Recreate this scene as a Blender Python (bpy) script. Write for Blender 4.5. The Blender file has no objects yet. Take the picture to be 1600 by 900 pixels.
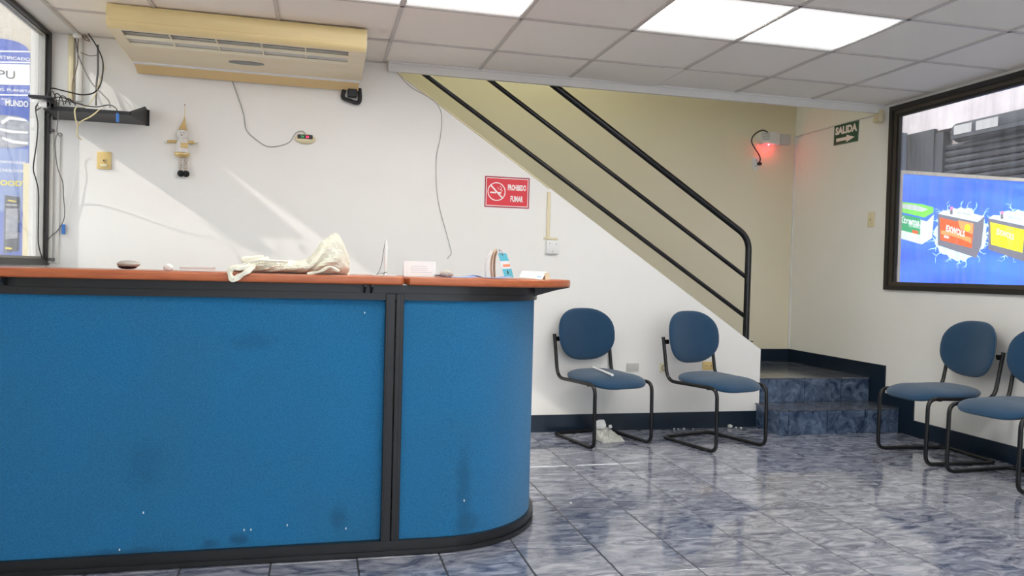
import bpy, bmesh, math, random
from mathutils import Vector, Matrix
random.seed(7)
SC = bpy.context.scene
COL = SC.collection
PI = math.pi

# ---------------------------------------------------------------- camera
FPX = 1220.6
CAMP = Vector((0, 0, 1.15))
yaw, pit, rol = 0.243447, -0.0203826, -0.0256717
_cy, _sy, _cp, _sp = math.cos(yaw), math.sin(yaw), math.cos(pit), math.sin(pit)
FWD = Vector((_sy * _cp, _cy * _cp, _sp))
_r = Vector((_cy, -_sy, 0))
_d = FWD.cross(_r)
RGT = math.cos(rol) * _r + math.sin(rol) * _d
DWN = -math.sin(rol) * _r + math.cos(rol) * _d
cd = bpy.data.cameras.new('camera')
cd.sensor_width = 36
cd.lens = 36 * FPX / 1600
cd.clip_start = 0.02
cam = bpy.data.objects.new('camera', cd)
cam.matrix_world = Matrix(((RGT.x, -DWN.x, -FWD.x, 0), (RGT.y, -DWN.y, -FWD.y, 0), (RGT.z, -DWN.z, -FWD.z, 1.15), (0, 0, 0, 1)))
COL.objects.link(cam)
SC.camera = cam

# ---------------------------------------------------------------- world, sun, exposure
W = bpy.data.worlds.new('world')
SC.world = W
W.use_nodes = True
_bg = W.node_tree.nodes['Background']
_bg.inputs[0].default_value = (0.86, 0.93, 1.0, 1)
_bg.inputs[1].default_value = 1.9
sd = bpy.data.lights.new('sun', 'SUN')
sd.energy = 2.0
sd.angle = 0.012
sd.color = (1.0, 0.95, 0.86)
sun = bpy.data.objects.new('sun', sd)
sun.rotation_euler = Vector((1, 0.33, -0.69)).to_track_quat('-Z', 'Y').to_euler()
sun.location = (-6, 0, 6)
COL.objects.link(sun)
SC.view_settings.view_transform = 'Standard'
SC.view_settings.look = 'None'
SC.view_settings.gamma = 1
SC.view_settings.exposure = 0.75
PANEL = 9.0          # radiance of the ceiling light diffusers

# ---------------------------------------------------------------- pixel to world (planes of real surfaces)
def ray(x, y):
    return RGT * ((x - 800) / FPX) + DWN * ((y - 450) / FPX) + FWD
def on(x, y, ax, val):
    d = ray(x, y)
    return CAMP + d * ((val - CAMP[ax]) / d[ax])
BW, RW, SW, CZ = 5.40, 4.35, 6.55, 2.55      # back wall Y, right wall X, stair wall Y, ceiling Z
def bw(x, y, off=0.0): return on(x, y, 1, BW - off)
def rw(x, y, off=0.0): return on(x, y, 0, RW - off)

# ---------------------------------------------------------------- materials
MATS = {}
def mat(name, col, rough=0.6, metal=0.0, var=0.0, scale=8.0, bump=0.0, bscale=60.0, spec=0.5, emit=None, estr=0.0, trans=0.0, coat=0.0, tone=None, stretch=None, sheen=0.0):
    """principled with noise-driven tone variation (to colour `tone`) and bump"""
    if name in MATS: return MATS[name]
    m = bpy.data.materials.new(name)
    m.use_nodes = True
    nt = m.node_tree
    b = nt.nodes['Principled BSDF']
    b.inputs['Roughness'].default_value = rough
    b.inputs['Metallic'].default_value = metal
    b.inputs['Specular IOR Level'].default_value = spec
    b.inputs['Base Color'].default_value = (*col, 1)
    if coat: b.inputs['Coat Weight'].default_value = coat
    if sheen: b.inputs['Sheen Weight'].default_value = sheen
    if trans: b.inputs['Transmission Weight'].default_value = trans
    if emit:
        b.inputs['Emission Color'].default_value = (*emit, 1)
        b.inputs['Emission Strength'].default_value = estr
    if var or bump:
        tc = nt.nodes.new('ShaderNodeTexCoord')
        mp = nt.nodes.new('ShaderNodeMapping')
        if stretch: mp.inputs['Scale'].default_value = stretch
        nt.links.new(tc.outputs['Object'], mp.inputs[0])
    if var:
        n = nt.nodes.new('ShaderNodeTexNoise')
        n.inputs['Scale'].default_value = scale
        n.inputs['Detail'].default_value = 6
        n.inputs['Roughness'].default_value = 0.62
        nt.links.new(mp.outputs[0], n.inputs['Vector'])
        r = nt.nodes.new('ShaderNodeMapRange')
        r.inputs['From Min'].default_value = 0.38
        r.inputs['From Max'].default_value = 0.68
        r.inputs['To Max'].default_value = var
        nt.links.new(n.outputs['Fac'], r.inputs[0])
        mx = nt.nodes.new('ShaderNodeMixRGB')
        mx.inputs[1].default_value = (*col, 1)
        mx.inputs[2].default_value = (*(tone or tuple(c * 0.5 for c in col)), 1)
        nt.links.new(r.outputs[0], mx.inputs[0])
        nt.links.new(mx.outputs[0], b.inputs['Base Color'])
    if bump:
        n2 = nt.nodes.new('ShaderNodeTexNoise')
        n2.inputs['Scale'].default_value = bscale
        n2.inputs['Detail'].default_value = 4
        nt.links.new(mp.outputs[0], n2.inputs['Vector'])
        bp = nt.nodes.new('ShaderNodeBump')
        bp.inputs['Strength'].default_value = bump
        bp.inputs['Distance'].default_value = 0.01
        nt.links.new(n2.outputs['Fac'], bp.inputs['Height'])
        nt.links.new(bp.outputs[0], b.inputs['Normal'])
    MATS[name] = m
    return m

def add_spots(m, spots, dark):
    """grubby marks worn into a cloth: (x, y, z, rx, rz, strength), object space"""
    nt = m.node_tree; b = nt.nodes['Principled BSDF']
    src = b.inputs['Base Color'].links[0].from_socket
    tc = nt.nodes.new('ShaderNodeTexCoord')
    wn = nt.nodes.new('ShaderNodeTexNoise'); wn.inputs['Scale'].default_value = 14; wn.inputs['Detail'].default_value = 4
    nt.links.new(tc.outputs['Object'], wn.inputs['Vector'])
    wv = nt.nodes.new('ShaderNodeTexNoise'); wv.inputs['Scale'].default_value = 170; wv.inputs['Detail'].default_value = 2
    nt.links.new(tc.outputs['Object'], wv.inputs['Vector'])
    wr_ = nt.nodes.new('ShaderNodeMapRange'); wr_.inputs['From Min'].default_value = 0.3; wr_.inputs['From Max'].default_value = 0.7; wr_.inputs['To Min'].default_value = 0.83; wr_.inputs['To Max'].default_value = 1.15
    nt.links.new(wv.outputs['Fac'], wr_.inputs[0])
    wm = nt.nodes.new('ShaderNodeVectorMath'); wm.operation = 'SCALE'
    nt.links.new(src, wm.inputs[0]); nt.links.new(wr_.outputs[0], wm.inputs['Scale']); src = wm.outputs[0]
    for x, y, z, rx, rz, k in spots:
        mp = nt.nodes.new('ShaderNodeMapping')
        mp.inputs['Location'].default_value = (-x / rx, -y / 0.3, -z / rz); mp.inputs['Scale'].default_value = (1 / rx, 1 / 0.3, 1 / rz)
        nt.links.new(tc.outputs['Object'], mp.inputs[0])
        ln = nt.nodes.new('ShaderNodeVectorMath'); ln.operation = 'LENGTH'; nt.links.new(mp.outputs[0], ln.inputs[0])
        ad = nt.nodes.new('ShaderNodeMath'); ad.operation = 'MULTIPLY_ADD'; ad.inputs[1].default_value = 1.1
        nt.links.new(wn.outputs['Fac'], ad.inputs[0]); nt.links.new(ln.outputs['Value'], ad.inputs[2])
        r = nt.nodes.new('ShaderNodeMapRange'); r.interpolation_type = 'SMOOTHSTEP'
        r.inputs['From Min'].default_value = 0.75; r.inputs['From Max'].default_value = 1.65; r.inputs['To Min'].default_value = k; r.inputs['To Max'].default_value = 0
        nt.links.new(ad.outputs[0], r.inputs[0])
        mx = nt.nodes.new('ShaderNodeMixRGB'); mx.inputs[2].default_value = (*dark, 1)
        nt.links.new(r.outputs[0], mx.inputs[0]); nt.links.new(src, mx.inputs[1]); src = mx.outputs[0]
    nt.links.new(src, b.inputs['Base Color'])

def marble_mat(name, dark, light, rough, scale, mp_scale=(1, 1, 1), spec=0.5, ior=1.5):
    m = bpy.data.materials.new(name)
    m.use_nodes = True
    nt = m.node_tree
    b = nt.nodes['Principled BSDF']
    b.inputs['Roughness'].default_value = rough
    b.inputs['Specular IOR Level'].default_value = spec
    b.inputs['IOR'].default_value = ior
    g = nt.nodes.new('ShaderNodeNewGeometry')
    oi = nt.nodes.new('ShaderNodeObjectInfo')
    mul = nt.nodes.new('ShaderNodeMath'); mul.operation = 'MULTIPLY'; mul.inputs[1].default_value = 37.0
    nt.links.new(oi.outputs['Random'], mul.inputs[0])
    add = nt.nodes.new('ShaderNodeVectorMath'); add.operation = 'ADD'
    mp = nt.nodes.new('ShaderNodeMapping'); mp.inputs['Scale'].default_value = mp_scale
    nt.links.new(g.outputs['Position'], mp.inputs[0])
    nt.links.new(mp.outputs[0], add.inputs[0]); nt.links.new(mul.outputs[0], add.inputs[1])
    n = nt.nodes.new('ShaderNodeTexNoise')
    n.inputs['Scale'].default_value = scale; n.inputs['Detail'].default_value = 8; n.inputs['Roughness'].default_value = 0.66
    n.inputs['Distortion'].default_value = 1.3
    nt.links.new(add.outputs[0], n.inputs['Vector'])
    cr = nt.nodes.new('ShaderNodeValToRGB')
    e = cr.color_ramp.elements
    e[0].position = 0.36; e[0].color = (*dark, 1)
    e[1].position = 0.64; e[1].color = (*light, 1)
    mid = cr.color_ramp.elements.new(0.5)
    mid.color = (*[0.55 * a + 0.45 * c for a, c in zip(dark, light)], 1)
    nt.links.new(n.outputs['Fac'], cr.inputs[0])
    nt.links.new(cr.outputs[0], b.inputs['Base Color'])
    n2 = nt.nodes.new('ShaderNodeTexNoise'); n2.inputs['Scale'].default_value = 9
    nt.links.new(add.outputs[0], n2.inputs['Vector'])
    bp = nt.nodes.new('ShaderNodeBump'); bp.inputs['Strength'].default_value = 0.05; bp.inputs['Distance'].default_value = 0.01
    nt.links.new(n2.outputs['Fac'], bp.inputs['Height']); nt.links.new(bp.outputs[0], b.inputs['Normal'])
    MATS[name] = m
    return m

def glass_mat(name, tint, gloss, haze=0.0, hazecol=(0.8, 0.8, 0.82)):
    """thin window pane: passes light, reflects a little, streaky dirt"""
    m = bpy.data.materials.new(name); m.use_nodes = True
    nt = m.node_tree
    for n in list(nt.nodes): nt.nodes.remove(n)
    out = nt.nodes.new('ShaderNodeOutputMaterial')
    tr = nt.nodes.new('ShaderNodeBsdfTransparent'); tr.inputs[0].default_value = (*tint, 1)
    gl = nt.nodes.new('ShaderNodeBsdfGlossy'); gl.inputs['Roughness'].default_value = 0.02
    fr = nt.nodes.new('ShaderNodeFresnel'); fr.inputs[0].default_value = 1.3
    ml = nt.nodes.new('ShaderNodeMath'); ml.operation = 'MULTIPLY'; ml.inputs[1].default_value = gloss
    nt.links.new(fr.outputs[0], ml.inputs[0])
    mx = nt.nodes.new('ShaderNodeMixShader')
    nt.links.new(ml.outputs[0], mx.inputs[0]); nt.links.new(tr.outputs[0], mx.inputs[1]); nt.links.new(gl.outputs[0], mx.inputs[2])
    last = mx
    if haze:
        df = nt.nodes.new('ShaderNodeBsdfTranslucent'); df.inputs[0].default_value = (*hazecol, 1)
        d2 = nt.nodes.new('ShaderNodeBsdfDiffuse'); d2.inputs[0].default_value = (*hazecol, 1)
        ad = nt.nodes.new('ShaderNodeMixShader'); ad.inputs[0].default_value = 0.4
        nt.links.new(df.outputs[0], ad.inputs[1]); nt.links.new(d2.outputs[0], ad.inputs[2])
        tc = nt.nodes.new('ShaderNodeTexCoord')
        mp = nt.nodes.new('ShaderNodeMapping'); mp.inputs['Scale'].default_value = (14, 14, 1.2)
        nt.links.new(tc.outputs['Object'], mp.inputs[0])
        n = nt.nodes.new('ShaderNodeTexNoise'); n.inputs['Scale'].default_value = 1.6; n.inputs['Detail'].default_value = 5
        nt.links.new(mp.outputs[0], n.inputs['Vector'])
        r = nt.nodes.new('ShaderNodeMapRange'); r.inputs['From Min'].default_value = 0.42; r.inputs['From Max'].default_value = 0.75
        r.inputs['To Min'].default_value = haze * 0.25; r.inputs['To Max'].default_value = haze
        nt.links.new(n.outputs['Fac'], r.inputs[0])
        m2 = nt.nodes.new('ShaderNodeMixShader')
        nt.links.new(r.outputs[0], m2.inputs[0]); nt.links.new(mx.outputs[0], m2.inputs[1]); nt.links.new(ad.outputs[0], m2.inputs[2])
        last = m2
    nt.links.new(last.outputs[0], out.inputs[0])
    MATS[name] = m
    return m

M_wall = mat('wall_paint', (0.84, 0.825, 0.79), 0.62, var=0.14, scale=1.9, tone=(0.72, 0.68, 0.62), bump=0.25, bscale=3.5)
M_cream = mat('cream_paint', (0.78, 0.71, 0.55), 0.65, var=0.3, scale=1.4, tone=(0.70, 0.66, 0.47), bump=0.25, bscale=4)
M_rear = mat('rear_paint', (0.74, 0.73, 0.70), 0.7, var=0.1, scale=2)
M_ctile = mat('ceiling_tile', (0.93, 0.88, 0.81), 0.85, var=0.12, scale=3, tone=(0.86, 0.80, 0.72), bump=0.12, bscale=180)
M_cgrid = mat('grid_metal', (0.60, 0.56, 0.52), 0.5, var=0.05)
M_fascia = mat('fascia_paint', (0.78, 0.77, 0.74), 0.5, var=0.08, scale=5)
M_navy = mat('navy_paint', (0.004, 0.012, 0.026), 0.3, var=0.2, scale=6, tone=(0.015, 0.03, 0.05))
M_floor = marble_mat('floor_tile', (0.075, 0.09, 0.145), (0.38, 0.39, 0.44), 0.05, 6.5, (1, 2.2, 1), ior=1.85)
M_riser = marble_mat('riser_tile', (0.018, 0.035, 0.075), (0.13, 0.18, 0.27), 0.25, 9)
M_tread = marble_mat('tread_tile', (0.035, 0.042, 0.06), (0.14, 0.15, 0.18), 0.12, 5.5, (1, 2.6, 1), spec=0.7)
M_grout = mat('grout', (0.045, 0.045, 0.05), 0.8, var=0.3, scale=20)
M_black = mat('black_metal', (0.005, 0.005, 0.006), 0.25, var=0.1, scale=30, spec=0.45)
M_dblack = mat('dark_plastic', (0.012, 0.013, 0.016), 0.5, var=0.1, scale=30)
M_chrome = mat('chrome', (0.6, 0.6, 0.6), 0.2, 1.0)
M_fab = mat('panel_fabric', (0.020, 0.175, 0.38), 0.95, var=0.45, scale=2.6, tone=(0.030, 0.15, 0.28), bump=0.5, bscale=420, spec=0.15, sheen=0.15)
add_spots(M_fab, [(0.60, 3.15, 0.28, 0.045, 0.20, 0.33), (0.62, 3.15, 0.10, 0.10, 0.06, 0.38), (-0.27, 3.15, 0.09, 0.05, 0.03, 0.5), (-0.38, 3.15, 0.08, 0.04, 0.025, 0.4), (-0.7, 3.15, 0.06, 0.25, 0.03, 0.4), (0.10, 3.15, 0.16, 0.05, 0.08, 0.35), (-0.25, 3.15, 0.86, 0.12, 0.05, 0.22), (-0.62, 3.15, 0.40, 0.10, 0.12, 0.18)], (0.015, 0.05, 0.085))
M_cfab = mat('chair_fabric', (0.011, 0.050, 0.105), 0.85, var=0.3, scale=12, tone=(0.018, 0.068, 0.14), bump=0.3, bscale=500, spec=0.2, sheen=0.3)
M_wood = mat('orange_wood', (0.50, 0.135, 0.045), 0.32, var=0.6, scale=5, tone=(0.30, 0.07, 0.025), stretch=(1.5, 14, 14))
M_rail = mat('counter_rail', (0.020, 0.021, 0.023), 0.34, metal=0.3, var=0.3, scale=9, tone=(0.010, 0.011, 0.013), stretch=(0.6, 2, 2))
M_acy = mat('yellowed_plastic', (0.88, 0.73, 0.38), 0.42, var=0.35, scale=3, tone=(0.76, 0.60, 0.28), stretch=(0.5, 4, 4))
M_acp = mat('aged_plastic', (0.84, 0.74, 0.54), 0.45, var=0.4, scale=4, tone=(0.78, 0.64, 0.38), stretch=(0.6, 3, 3))
M_acl = mat('amber_plastic', (0.80, 0.58, 0.28), 0.45, var=0.3, scale=5, tone=(0.72, 0.52, 0.26))
M_accream = mat('vent_plastic', (0.86, 0.80, 0.60), 0.45)
M_acgrey = mat('vent_grey', (0.62, 0.62, 0.58), 0.5)
M_white = mat('white_plastic', (0.80, 0.80, 0.78), 0.4, var=0.06)
M_offw = mat('ivory_plastic', (0.74, 0.66, 0.44), 0.45, var=0.15, tone=(0.6, 0.48, 0.25))
M_ivy = mat('yellow_ivory_plastic', (0.72, 0.54, 0.22), 0.45, var=0.2, scale=20, tone=(0.6, 0.38, 0.1))
M_paper = mat('white_paper', (0.84, 0.84, 0.83), 0.7)
M_bag = mat('bag_film', (0.82, 0.81, 0.69), 0.4, var=0.35, scale=10, tone=(0.78, 0.75, 0.52), bump=0.5, bscale=22)
M_litter = mat('litter_film', (0.66, 0.66, 0.60), 0.5, var=0.4, scale=20, tone=(0.42, 0.42, 0.36), bump=0.6, bscale=40)
M_red = mat('sign_red', (0.72, 0.018, 0.035), 0.35)
M_dred = mat('sign_dark_red', (0.32, 0.012, 0.03), 0.4)
M_pink = mat('sign_white', (0.90, 0.82, 0.80), 0.4)
M_green = mat('sign_green', (0.010, 0.085, 0.045), 0.35)
M_gold = mat('gold_cloth', (0.78, 0.58, 0.26), 0.3, metal=0.4, var=0.3, scale=60)
M_plush = mat('white_plush', (0.80, 0.77, 0.74), 0.9, bump=0.4, bscale=200)
M_shoe = mat('black_plush', (0.01, 0.01, 0.01), 0.8)
M_cblk = mat('cable_black', (0.015, 0.015, 0.016), 0.5)
M_cgry = mat('cable_grey', (0.16, 0.155, 0.15), 0.5)
M_clgt = mat('cable_light_grey', (0.42, 0.41, 0.39), 0.5)
M_cwht = mat('cable_white', (0.75, 0.73, 0.68), 0.5)
M_cyel = mat('cable_yellow', (0.74, 0.64, 0.36), 0.5)
M_cbrn = mat('cable_brown', (0.20, 0.13, 0.09), 0.6)
M_blue = mat('plug_blue', (0.03, 0.16, 0.5), 0.4)
M_wframe = mat('window_frame', (0.018, 0.015, 0.013), 0.4, var=0.2)
M_wbrown = mat('window_bronze', (0.085, 0.070, 0.052), 0.4, metal=0.3, var=0.3, scale=12)
M_alu = mat('aged_aluminium', (0.36, 0.35, 0.32), 0.4, metal=0.5, var=0.2, scale=12)
M_glass = glass_mat('pane_right', (0.96, 0.97, 0.98), 0.35, haze=0.15, hazecol=(0.75, 0.75, 0.78))
M_glassl = glass_mat('pane_left', (0.92, 0.92, 0.92), 0.4, haze=0.10, hazecol=(0.7, 0.68, 0.64))
M_shut = mat('shutter_steel', (0.022, 0.022, 0.025), 0.55, metal=0.2, var=0.6, scale=3, tone=(0.045, 0.045, 0.052))
M_pinkw = mat('street_plaster', (0.46, 0.41, 0.415), 0.9, var=0.6, scale=3, tone=(0.32, 0.28, 0.29), bump=0.2)
M_street = mat('street_ground', (0.46, 0.43, 0.39), 0.9, var=0.3)
M_lfr = mat('lightbox_frame', (0.62, 0.55, 0.46), 0.5)
M_outl = mat('outside_beige', (0.60, 0.55, 0.48), 0.9, var=0.2, scale=4)
M_stain = mat('scuff_dark', (0.03, 0.06, 0.10), 0.95)

# ---------------------------------------------------------------- builders
def link(o, parent=None):
    COL.objects.link(o)
    if parent: o.parent = parent
    return o
def mesh_obj(name, bm, m, parent=None, smooth=False, recalc=True):
    if recalc: bmesh.ops.recalc_face_normals(bm, faces=bm.faces)
    me = bpy.data.meshes.new(name)
    bm.to_mesh(me); bm.free()
    if smooth:
        me.polygons.foreach_set('use_smooth', [True] * len(me.polygons))
        try: me.set_sharp_from_angle(angle=math.radians(40))
        except Exception: pass
    if m: me.materials.append(m)
    return link(bpy.data.objects.new(name, me), parent)
def empty(name, label, cat, loc=(0, 0, 0), rot=(0, 0, 0), group=None, kind=None):
    o = bpy.data.objects.new(name, None)
    o.empty_display_size = 0.05
    o.location = loc; o.rotation_euler = rot
    COL.objects.link(o)
    return tag(o, label, cat, group, kind)
def tag(o, label=None, cat=None, group=None, kind=None):
    if label: o['label'] = label
    if cat: o['category'] = cat
    if group: o['group'] = group
    if kind: o['kind'] = kind
    return o
def B(): return bmesh.new()
def box(bm, x0, x1, y0, y1, z0, z1, bev=0.0, mtx=None):
    r = bmesh.ops.create_cube(bm, size=1)
    vs = r['verts']
    c = Vector(((x0 + x1) / 2, (y0 + y1) / 2, (z0 + z1) / 2))
    for v in vs:
        v.co = Vector((v.co.x * abs(x1 - x0), v.co.y * abs(y1 - y0), v.co.z * abs(z1 - z0))) + c
    if bev:
        es = list({e for v in vs for e in v.link_edges})
        rr = bmesh.ops.bevel(bm, geom=es, offset=bev, segments=2, affect='EDGES', profile=0.5)
        vs = rr['verts'] if mtx else vs
    if mtx:
        for v in {v for v in vs if v.is_valid}: v.co = mtx @ v.co
    return bm
def prism(bm, pts, d0, d1, plane='xz'):
    """extrude polygon pts. plane xz: along y; xy: along z; yz: along x"""
    def mk(p, d):
        return (p[0], d, p[1]) if plane == 'xz' else ((p[0], p[1], d) if plane == 'xy' else (d, p[0], p[1]))
    a = [bm.verts.new(mk(p, d0)) for p in pts]
    b = [bm.verts.new(mk(p, d1)) for p in pts]
    n = len(pts)
    bm.faces.new(a); bm.faces.new(b[::-1])
    for i in range(n):
        bm.faces.new((a[i], b[i], b[(i + 1) % n], a[(i + 1) % n]))
    return bm
def fillet(pts, r, seg=6):
    out = [Vector(pts[0])]
    for i in range(1, len(pts) - 1):
        p, a, b = Vector(pts[i]), Vector(pts[i - 1]), Vector(pts[i + 1])
        rr = r[i] if isinstance(r, (list, tuple)) else r
        da, db = (a - p), (b - p)
        t = min(rr, da.length * 0.49, db.length * 0.49)
        pa, pb = p + da.normalized() * t, p + db.normalized() * t
        for k in range(seg + 1):
            u = k / seg
            out.append((1 - u) ** 2 * pa + 2 * u * (1 - u) * p + u * u * pb)
    out.append(Vector(pts[-1]))
    return out
def catmull(pts, n=8):
    P = [Vector(p) for p in pts]
    P = [P[0] * 2 - P[1]] + P + [P[-1] * 2 - P[-2]]
    out = []
    for i in range(1, len(P) - 2):
        for k in range(n):
            t = k / n
            out.append(0.5 * ((2 * P[i]) + (P[i + 1] - P[i - 1]) * t + (2 * P[i - 1] - 5 * P[i] + 4 * P[i + 1] - P[i + 2]) * t * t + (3 * P[i] - P[i - 1] - 3 * P[i + 1] + P[i + 2]) * t ** 3))
    out.append(P[-2])
    return out
def tube(bm, path, r, seg=10, cap=True):
    path = [Vector(p) for p in path]
    rings = []
    t0 = (path[1] - path[0]).normalized()
    up = Vector((0, 0, 1)) if abs(t0.z) < 0.9 else Vector((1, 0, 0))
    nrm = (up - t0 * up.dot(t0)).normalized()
    for i, p in enumerate(path):
        if i == 0: t = path[1] - path[0]
        elif i == len(path) - 1: t = path[-1] - path[-2]
        else: t = (path[i + 1] - path[i]).normalized() + (path[i] - path[i - 1]).normalized()
        if t.length < 1e-9: t = t0
        t = t.normalized()
        nrm = nrm - t * nrm.dot(t)
        nrm = nrm.normalized()
        bi = t.cross(nrm)
        rr = r[i] if isinstance(r, (list, tuple)) else r
        rings.append([bm.verts.new(p + (nrm * math.cos(2 * PI * k / seg) + bi * math.sin(2 * PI * k / seg)) * rr) for k in range(seg)])
    for a, b in zip(rings, rings[1:]):
        for k in range(seg):
            bm.faces.new((a[k], a[(k + 1) % seg], b[(k + 1) % seg], b[k]))
    if cap:
        bm.faces.new(rings[0][::-1]); bm.faces.new(rings[-1])
    return bm
def lathe(bm, prof, seg=20, mtx=None):
    rings = []
    for r, z in prof:
        if r < 1e-6:
            rings.append([bm.verts.new((0, 0, z))])
        else:
            rings.append([bm.verts.new((r * math.cos(2 * PI * k / seg), r * math.sin(2 * PI * k / seg), z)) for k in range(seg)])
    for a, b in zip(rings, rings[1:]):
        for k in range(seg):
            k2 = (k + 1) % seg
            if len(a) == 1 and len(b) == 1: continue
            if len(a) == 1: bm.faces.new((a[0], b[k2], b[k]))
            elif len(b) == 1: bm.faces.new((a[k], a[k2], b[0]))
            else: bm.faces.new((a[k], a[k2], b[k2], b[k]))
    if mtx:
        for rg in rings:
            for v in rg: v.co = mtx @ v.co
    return bm
def disc(bm, cx, cy, r0, r1, z0, z1, seg=28):
    """ring or disc lying in the local xy plane"""
    o1 = [bm.verts.new((cx + r1 * math.cos(2 * PI * k / seg), cy + r1 * math.sin(2 * PI * k / seg), z1)) for k in range(seg)]
    if r0 <= 0:
        o0 = [bm.verts.new((v.co.x, v.co.y, z0)) for v in o1]
        bm.faces.new(o1); bm.faces.new(o0[::-1])
        for k in range(seg): bm.faces.new((o0[k], o0[(k + 1) % seg], o1[(k + 1) % seg], o1[k]))
        return bm
    i1 = [bm.verts.new((cx + r0 * math.cos(2 * PI * k / seg), cy + r0 * math.sin(2 * PI * k / seg), z1)) for k in range(seg)]
    o0 = [bm.verts.new((v.co.x, v.co.y, z0)) for v in o1]
    i0 = [bm.verts.new((v.co.x, v.co.y, z0)) for v in i1]
    for k in range(seg):
        j = (k + 1) % seg
        bm.faces.new((o1[k], o1[j], i1[j], i1[k])); bm.faces.new((o0[j], o0[k], i0[k], i0[j]))
        bm.faces.new((o0[k], o0[j], o1[j], o1[k])); bm.faces.new((i1[k], i1[j], i0[j], i0[k]))
    return bm
def ellipsoid(bm, c, rx, ry, rz, su=16, sv=10, rot=None):
    r = bmesh.ops.create_uvsphere(bm, u_segments=su, v_segments=sv, radius=1)
    for v in r['verts']:
        p = Vector((v.co.x * rx, v.co.y * ry, v.co.z * rz))
        if rot: p = rot @ p
        v.co = p + Vector(c)
    return bm
def text(name, s, x, y, w, h, z, m, parent, bold=0.02, shear=0.0, ext=0.0004, skew=None):
    """lettering fitted to the box w x h centred on x,y in the parent's local xy plane"""
    cu = bpy.data.curves.new('lettering', 'FONT')
    cu.body = s; cu.size = 1; cu.offset = bold; cu.shear = shear; cu.resolution_u = 3
    o = bpy.data.objects.new('lettering', cu)
    COL.objects.link(o)
    dg = bpy.context.evaluated_depsgraph_get()
    me = bpy.data.meshes.new_from_object(o.evaluated_get(dg))
    bpy.data.objects.remove(o); bpy.data.curves.remove(cu)
    xs = [v.co.x for v in me.vertices]; ys = [v.co.y for v in me.vertices]
    x0, x1, y0, y1 = min(xs), max(xs), min(ys), max(ys)
    for v in me.vertices:
        px = (v.co.x - x0) / (x1 - x0) * w - w / 2
        py = (v.co.y - y0) / (y1 - y0) * h - h / 2
        if skew: py += px * skew
        v.co = (x + px, y + py, z)
    me.materials.clear(); me.materials.append(m)
    t = link(bpy.data.objects.new(name, me), parent)
    return t
def wall_frame_back(name, label, cat, x, z, off=0.0, group=None, roll=0.0):
    """Empty on the back wall: local x right, y up, z towards the room"""
    e = empty(name, label, cat, (x, BW - off, z), (PI / 2, 0, 0), group)
    if roll: e.rotation_euler = (Matrix.Rotation(PI / 2, 4, 'X') @ Matrix.Rotation(roll, 4, 'Z')).to_euler()
    return e
def plate(name, x0, x1, y0, y1, z0, z1, m, parent, bev=0.0):
    return mesh_obj(name, box(B(), x0, x1, y0, y1, z0, z1, bev), m, parent, smooth=bev > 0)
def poly_flat(name, pts, z0, z1, m, parent):
    return mesh_obj(name, prism(B(), pts, z0, z1, 'xy'), m, parent)
def cable(name, pts, r, m, label=None, group=None, parent=None, seg=6, n=8):
    o = mesh_obj(name, tube(B(), catmull(pts, n), r, seg), m, parent, smooth=True)
    if label: tag(o, label, 'cable', group)
    return o

# ================================================================ SETTING
LX = -1.64
SK = 'structure'
# ---- floor: base slab, one object per tile, laid on a .327 m grid
floor = mesh_obj('floor', box(B(), LX - 0.06, RW + 0.05, -3.0, BW + 0.1, -0.08, -0.0025), M_grout)
tag(floor, kind=SK)
TX, TY = 0.327, 0.33
tile_me = {}
def tile_obj(x0, x1, y0, y1):
    w, d = x1 - x0, y1 - y0
    key = (round(w, 3), round(d, 3))
    if key not in tile_me:
        bm = box(B(), -w / 2 + 0.0032, w / 2 - 0.0032, -d / 2 + 0.0032, d / 2 - 0.0032, -0.009, 0.0)
        es = [e for e in bm.edges if all(v.co.z > -0.001 for v in e.verts)]
        bmesh.ops.bevel(bm, geom=es, offset=0.0016, segments=1, affect='EDGES')
        me = bpy.data.meshes.new('floor_tile')
        bm.to_mesh(me); bm.free(); me.materials.append(M_floor)
        tile_me[key] = me
    o = bpy.data.objects.new('tile', tile_me[key])
    o.location = ((x0 + x1) / 2, (y0 + y1) / 2, random.uniform(-0.0003, 0))
    o.rotation_euler = (random.uniform(-0.0012, 0.0012), random.uniform(-0.0012, 0.0012), 0)
    link(o, floor)
xs = [0.825 + TX * k for k in range(-8, 12)]
xs = [LX] + [x for x in xs if x > LX + 0.03 and x < RW - 0.03] + [RW]
ys = [3.11 + TY * k for k in range(-5, 8)]
ys = [y for y in ys if y < BW - 0.05] + [BW]
for i in range(len(xs) - 1):
    for j in range(len(ys) - 1):
        tile_obj(xs[i], xs[i + 1], ys[j], ys[j + 1])
bm = B()
for j in range(12):                                  # the floor behind the camera position, tiles too
    y1 = ys[0] - j * TY * 1.0
    for i in range(len(xs) - 1):
        if y1 - TY < -3: continue
        box(bm, xs[i] + 0.002, xs[i + 1] - 0.002, y1 - TY + 0.002, y1 - 0.002, -0.006, -0.0002)
tag(mesh_obj('tiles', bm, M_floor, floor), kind='stuff')

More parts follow.
